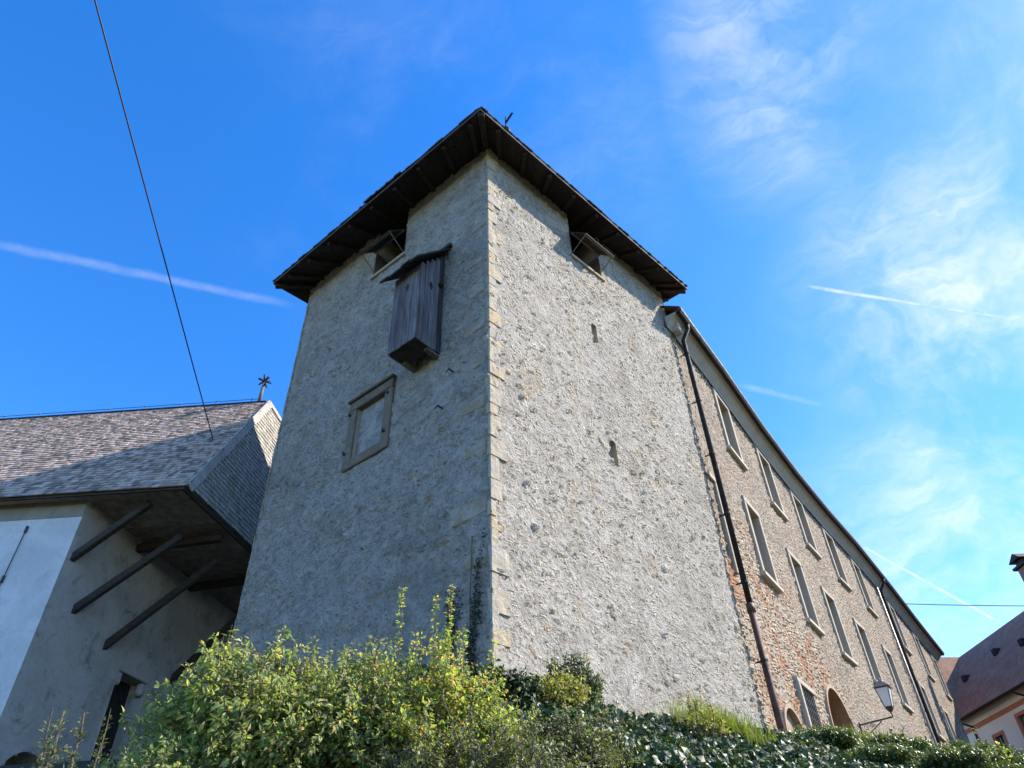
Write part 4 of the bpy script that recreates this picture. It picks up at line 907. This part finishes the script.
def shrub(name, label, cat, base, stems, height, spread, leafm, leaf, wid, per, droop=0.3, group=None, up_bias=1.0, shoots=(), twig=14, lean=(0, 0), side_len=(.22, .55), seg=9):
    """stems fan out from the base, carry side twigs, and the twigs carry leaves"""
    base = Vector(base); t = thing(name, label, cat, base, group)
    st = MB(); P, D, N, L = [], [], [], []
    def leafy(a, b, r, dens):
        n = max(2, int((b - a).length * dens)); ax = (b - a).normalized()
        for k in range(n):
            f = random.random() ** .8; p = a.lerp(b, f); sd = Vector(rdir(1)[0]); sd = (sd - ax * sd.dot(ax)).normalized()
            d = (sd * 1.0 + ax * .55 + Vector((0, 0, -droop * random.random() * 1.6))).normalized()
            P.append(p + sd * .01); D.append(d); nn = Vector(rdir(1)[0]) * .65 + Vector((0.60, -.22, .75)); N.append(nn); L.append(leaf * random.choice((.5, .7, .85, 1.0, 1.3)) * random.uniform(.85, 1.15))
    foot = base
    for i in range(stems):
        a = 2 * math.pi * (i + random.random()) / stems; rad = spread * math.sqrt(random.random()); base = foot + Vector((math.cos(a) * rad * .55, math.sin(a) * rad * .45, 0))
        h = height * random.uniform(.58, 1.06) * (1 - .35 * (rad / spread) ** 2); tip = foot + Vector((math.cos(a) * rad + lean[0], math.sin(a) * rad * .8 + lean[1], h))
        mid = base.lerp(tip, .5) + Vector((math.cos(a) * .08, math.sin(a) * .08, h * .12)); pts = []
        for k in range(seg):
            f = k / (seg - 1); q = base * (1 - f) ** 2 + mid * 2 * f * (1 - f) + tip * f * f; pts.append(q + Vector((random.uniform(-1, 1), random.uniform(-1, 1), 0)) * .02)
        st.tube(pts, [.012 * (1 - .75 * k / (seg - 1)) + .002 for k in range(seg)], 5, False)
        for k in range(twig):
            f = random.uniform(.04, 1.0); q = pts[min(seg - 1, int(f * (seg - 1)))]; ax = rdir(1)[0]
            d = Vector((ax[0], ax[1], abs(ax[2]) * .6 + .15 * up_bias)).normalized(); e = q + d * random.uniform(*side_len) * (1.15 - .6 * f)
            e = e - Vector((0, 0, droop * .08)); st.tube([q, q.lerp(e, .5) + Vector((0, 0, .015)), e], [.004, .003, .0015], 4, False); leafy(q, e, .05, per)
        leafy(pts[seg // 2], pts[-1], .05, per * .9)
    extra = [(random.uniform(-.8, .8) * spread, random.uniform(-.6, .6) * spread, height * .5, height * random.uniform(.95, 1.13), per * .8) for _ in range(int(stems / 4))] if height > .6 else []
    for dx, dy, h0, h1, dens in list(shoots) + extra:
        a = foot + Vector((dx, dy, h0)); b = foot + Vector((dx + random.uniform(-.05, .05), dy, h1)); st.tube([a, a.lerp(b, .5) + Vector((.015, 0, 0)), b], [.006, .004, .0015], 5, False); leafy(a, a.lerp(b, .92), .05, dens)
    st.build('stems', M['bark'], t); leaves_obj('leaves', leafm, t, [tuple(p) for p in P], [tuple(d) for d in D], [tuple(n) for n in N], L, wid)
    return t

def bush(name, label, cat, x, y, top, *a, **k):
    b = gz(x, y) - .08; return shrub(name, label, cat, (x, y, b), a[0], top - b, *a[1:], **k)
bush('leafy_shrub', 'broad fresh green shrub with drooping leaves below the braced church gable', 'shrub', -1.74, 4.74, 1.80, 46, .46, M['leaf_green'], 0.046, .46, 100, .5, twig=26)
bush('leafy_shrub', 'green shrub with drooping leaves in the middle below the shaded tower face', 'shrub', -1.20, 4.95, 1.76, 48, .58, M['leaf_green'], 0.034, .5, 127, .4, twig=26)
bush('leafy_shrub', 'yellowing shrub with tall upright shoots against the shaded tower face', 'shrub', -.62, 5.0, 1.80, 48, .50, M['leaf_yellow'], 0.031, .55, 133, .25, twig=26, shoots=((-.27, .1, .9, 2.45 - gz(-.62, 5), 210), (-.02, .12, .8, 2.38 - gz(-.62, 5), 190), (.07, .1, .9, 2.46 - gz(-.62, 5), 210), (.02, .0, .8, 2.0 - gz(-.62, 5), 70), (-.22, .05, .8, 1.95 - gz(-.62, 5), 70)))
bush('feathery_shrub', 'pale feathery twigs in front of the narrow church window', 'shrub', -2.36, 4.02, 1.16, 12, .20, M['leaf_grey'], .024, .35, 230, .0, twig=22, side_len=(.06, .15), lean=(-.05, 0))
bush('low_shrub', 'small bright green shrub at the left end of the foliage', 'shrub', -1.98, 4.40, 1.08, 26, .30, M['leaf_green'], 0.031, .5, 110, .3, twig=14)
bush('low_shrub', 'grey green low shrub hiding the foot of the yellowing shrub at the lower edge', 'shrub', -.35, 4.75, 1.22, 44, .70, M['leaf_grey'], 0.031, .5, 116, .25, twig=16)
bush('low_shrub', 'grey green tangled shrub in front of the ivy bank', 'shrub', .25, 6.2, 1.66, 44, .7, M['leaf_grey'], 0.033, .5, 116, .2, twig=18, side_len=(.14, .34))
bush('low_shrub', 'golden yellow low shrub at the foot of the tower corner', 'shrub', .30, 8.3, 2.66, 30, .50, M['leaf_gold'], 0.041, .5, 110, .2, twig=16, side_len=(.14, .34))
bush('evergreen_shrub', 'small peaked dark evergreen standing against the sunlit tower face', 'shrub', .58, 8.75, 3.0, 26, .36, M['leaf_box'], 0.044, .55, 116, .2, twig=16, side_len=(.10, .26))
bush('evergreen_shrub', 'dark bushy evergreen at the tower corner beside the yellowing shrub', 'shrub', -.30, 7.9, 2.60, 30, .48, M['leaf_ivy'], 0.052, .6, 101, .2, twig=16, side_len=(.14, .34))
bush('low_shrub', 'yellow tinged little shrub between the ivy and the bright grass', 'shrub', 2.25, 9.9, 2.86, 16, .30, M['leaf_gold'], 0.037, .5, 101, .2, twig=10, side_len=(.1, .22))
for k, (x, y, top, s, lab) in enumerate(((5.75, 12.85, 2.90, .8, 'rounded dark hedge bush below the wall lantern'), (7.3, 13.7, 2.98, .9, 'dark hedge bush with sunlit top below the pale and dark drainpipes'), (8.8, 14.6, 3.0, .9, 'dark hedge bush below the red framed house window'), (4.4, 11.95, 2.75, .7, 'low dark hedge bush below the barred window'), (6.6, 12.6, 2.66, .8, 'green bush at the lower edge in front of the lantern hedge'), (8.2, 13.5, 2.72, .8, 'green bush at the lower edge right of the lantern hedge'), (5.0, 11.6, 2.42, .75, 'green bush at the lower edge below the bricked arch'), (10.0, 15.2, 3.0, .9, 'last dark hedge bush at the right edge of the picture'))):
    bush('hedge_bush', lab, 'bush', x, y, top, 50, s, M['leaf_box'], .055, .55, 80, .15, group='hedge bushes along the crest of the bank', twig=18, side_len=(.12, .30))
bush('leafy_shrub', 'slender yellow green sprout in front of the red framed house window', 'shrub', 8.1, 13.7, 3.15, 7, .16, M['leaf_yellow'], .07, .5, 46, .2, twig=8, side_len=(.1, .22))

def carpet(name, label, cat, mat_, n, area, leaf, wid, lump, dens_noise=0.0, height=.0, spread=.6):
    P, D, N, L = [], [], [], []
    k = 0
    while k < n:
        x, y = area()
        q = noise.noise((x * .8, y * .8, 1.7)); q2 = noise.noise((x * 2.6, y * 2.6, 8.7))
        if dens_noise and q < random.uniform(-dens_noise, dens_noise) - .1: k += .3; continue
        cs = x * .547 - (y - 9.0) * .837; h = max(0, lump * (.55 + q * .8 + q2 * .45)) * max(.28, min(1, .30 + cs * .7)); f = random.random() ** .35
        z = gz(x, y) + h * f + .02
        P.append((x, y, z)); d = rdir(1)[0]; d[2] -= .5; D.append(d)
        nn = Vector((.30, -.55, .75)) * (1.6 / (.4 + spread)) + Vector(rdir(1)[0]) * spread; N.append(nn); L.append(leaf * random.uniform(.6, 1.25)); k += 1
    o = leaves_obj(name, mat_, None, P, D, N, L, wid, .15, .15); tag(o, label, cat, None, 'stuff')
def band(x0, x1, s0, s1):
    def f():
        while True:
            a = random.uniform(x0, x1); s = random.uniform(s0, s1)      # a along the crest, s in front of it
            return (0.837 * a + 0.547 * s, 9.0 + 0.547 * a - 0.837 * s)
    return f
carpet('ivy', 'dark glossy ivy covering the bank below the sunlit tower face', 'ivy', M['leaf_ivy'], 60000, band(-2.5, 8.2, -.5, 4.2), .062, 1.25, .42, .0, spread=.9)
carpet('undergrowth', 'mixed green undergrowth on the lower left of the bank', 'undergrowth', M['leaf_grey'], 9000, band(-5.5, 2.0, .5, 4.6), .055, .5, .35, .0, spread=1.2)
carpet('dead_leaves', 'brown dry stems and leaves caught among the ivy', 'dead leaves', M['dry'], 2600, band(-.2, 4.5, -.3, 1.8), .06, .35, .46, .35, spread=1.2)
def grass(name, label, cx, cy, rx, ry, n, h):
    m = MB()
    for k in range(n):
        x, y = cx + random.gauss(0, rx), cy + random.gauss(0, ry); z = gz(x, y) - .02; hh = h * random.uniform(.5, 1.2); a = random.uniform(0, 6.28); b = random.uniform(.1, .55) * hh
        d = Vector((math.cos(a), math.sin(a), 0)); s = Vector((-d.y, d.x, 0)) * .005; p = Vector((x, y, z)); q = p + d * b * .3 + Vector((0, 0, hh * .6)); r_ = p + d * b + Vector((0, 0, hh))
        i = len(m.v); m.v += [tuple(p - s), tuple(p + s), tuple(q + s * .8), tuple(q - s * .8), tuple(r_)]; m.f += [(i, i + 1, i + 2, i + 3), (i + 3, i + 2, i + 4)]
    tag(m.build(name, M['grass'], None), label, 'grass', None, 'stuff')
grass('grass', 'bright green grass tuft on the crest below the first drainpipe', 2.62, 10.42, .30, .14, 1500, .40)
grass('grass', 'yellow green grass on the crest in front of the bricked arch', 5.0, 12.75, .32, .16, 1300, .36)
# dark climber strands clinging to the shaded tower face
for k, (u, z0, z1, w, lab) in enumerate(((.42, 3.6, 6.1, .12, 'dark dried climber strand on the shaded tower face nearest the corner'), (.95, 3.6, 5.3, .10, 'shorter dark climber strand left of the corner strand on the tower'))):
    P, D, N, L = [], [], [], []
    arms = [(random.uniform(-.22, .18), random.uniform(.45, 1.0)) for _ in range(5)]
    for q in range(800):
        dx_, reach = random.choice(arms); f = random.random() ** 1.3 * reach; zz = z0 + (z1 - z0) * f; du = dx_ * f * 1.3 + random.gauss(0, w * .42 * (1 - .6 * f)) + .05 * math.sin(zz * 5 + dx_ * 30)
        P.append(tuple(TL(u + du, random.uniform(.01, .07), zz))); d = rdir(1)[0]; d[2] += .2; D.append(d); N.append(tuple(Vector(nL) + Vector(rdir(1)[0]) * .5)); L.append(random.uniform(.03, .075))
    t_ = thing('climbing_plant', lab, 'climber', TL(u, .03, z0)); leaves_obj('leaves', M['moss'], t_, P, D, N, L, .5)
    m = MB(); m.tube([TL(u, .03, z0 - .8), TL(u + .04, .03, (z0 + z1) / 2), TL(u, .03, z1 - .1)], .012, 5); m.build('stem', M['bark'], t_)
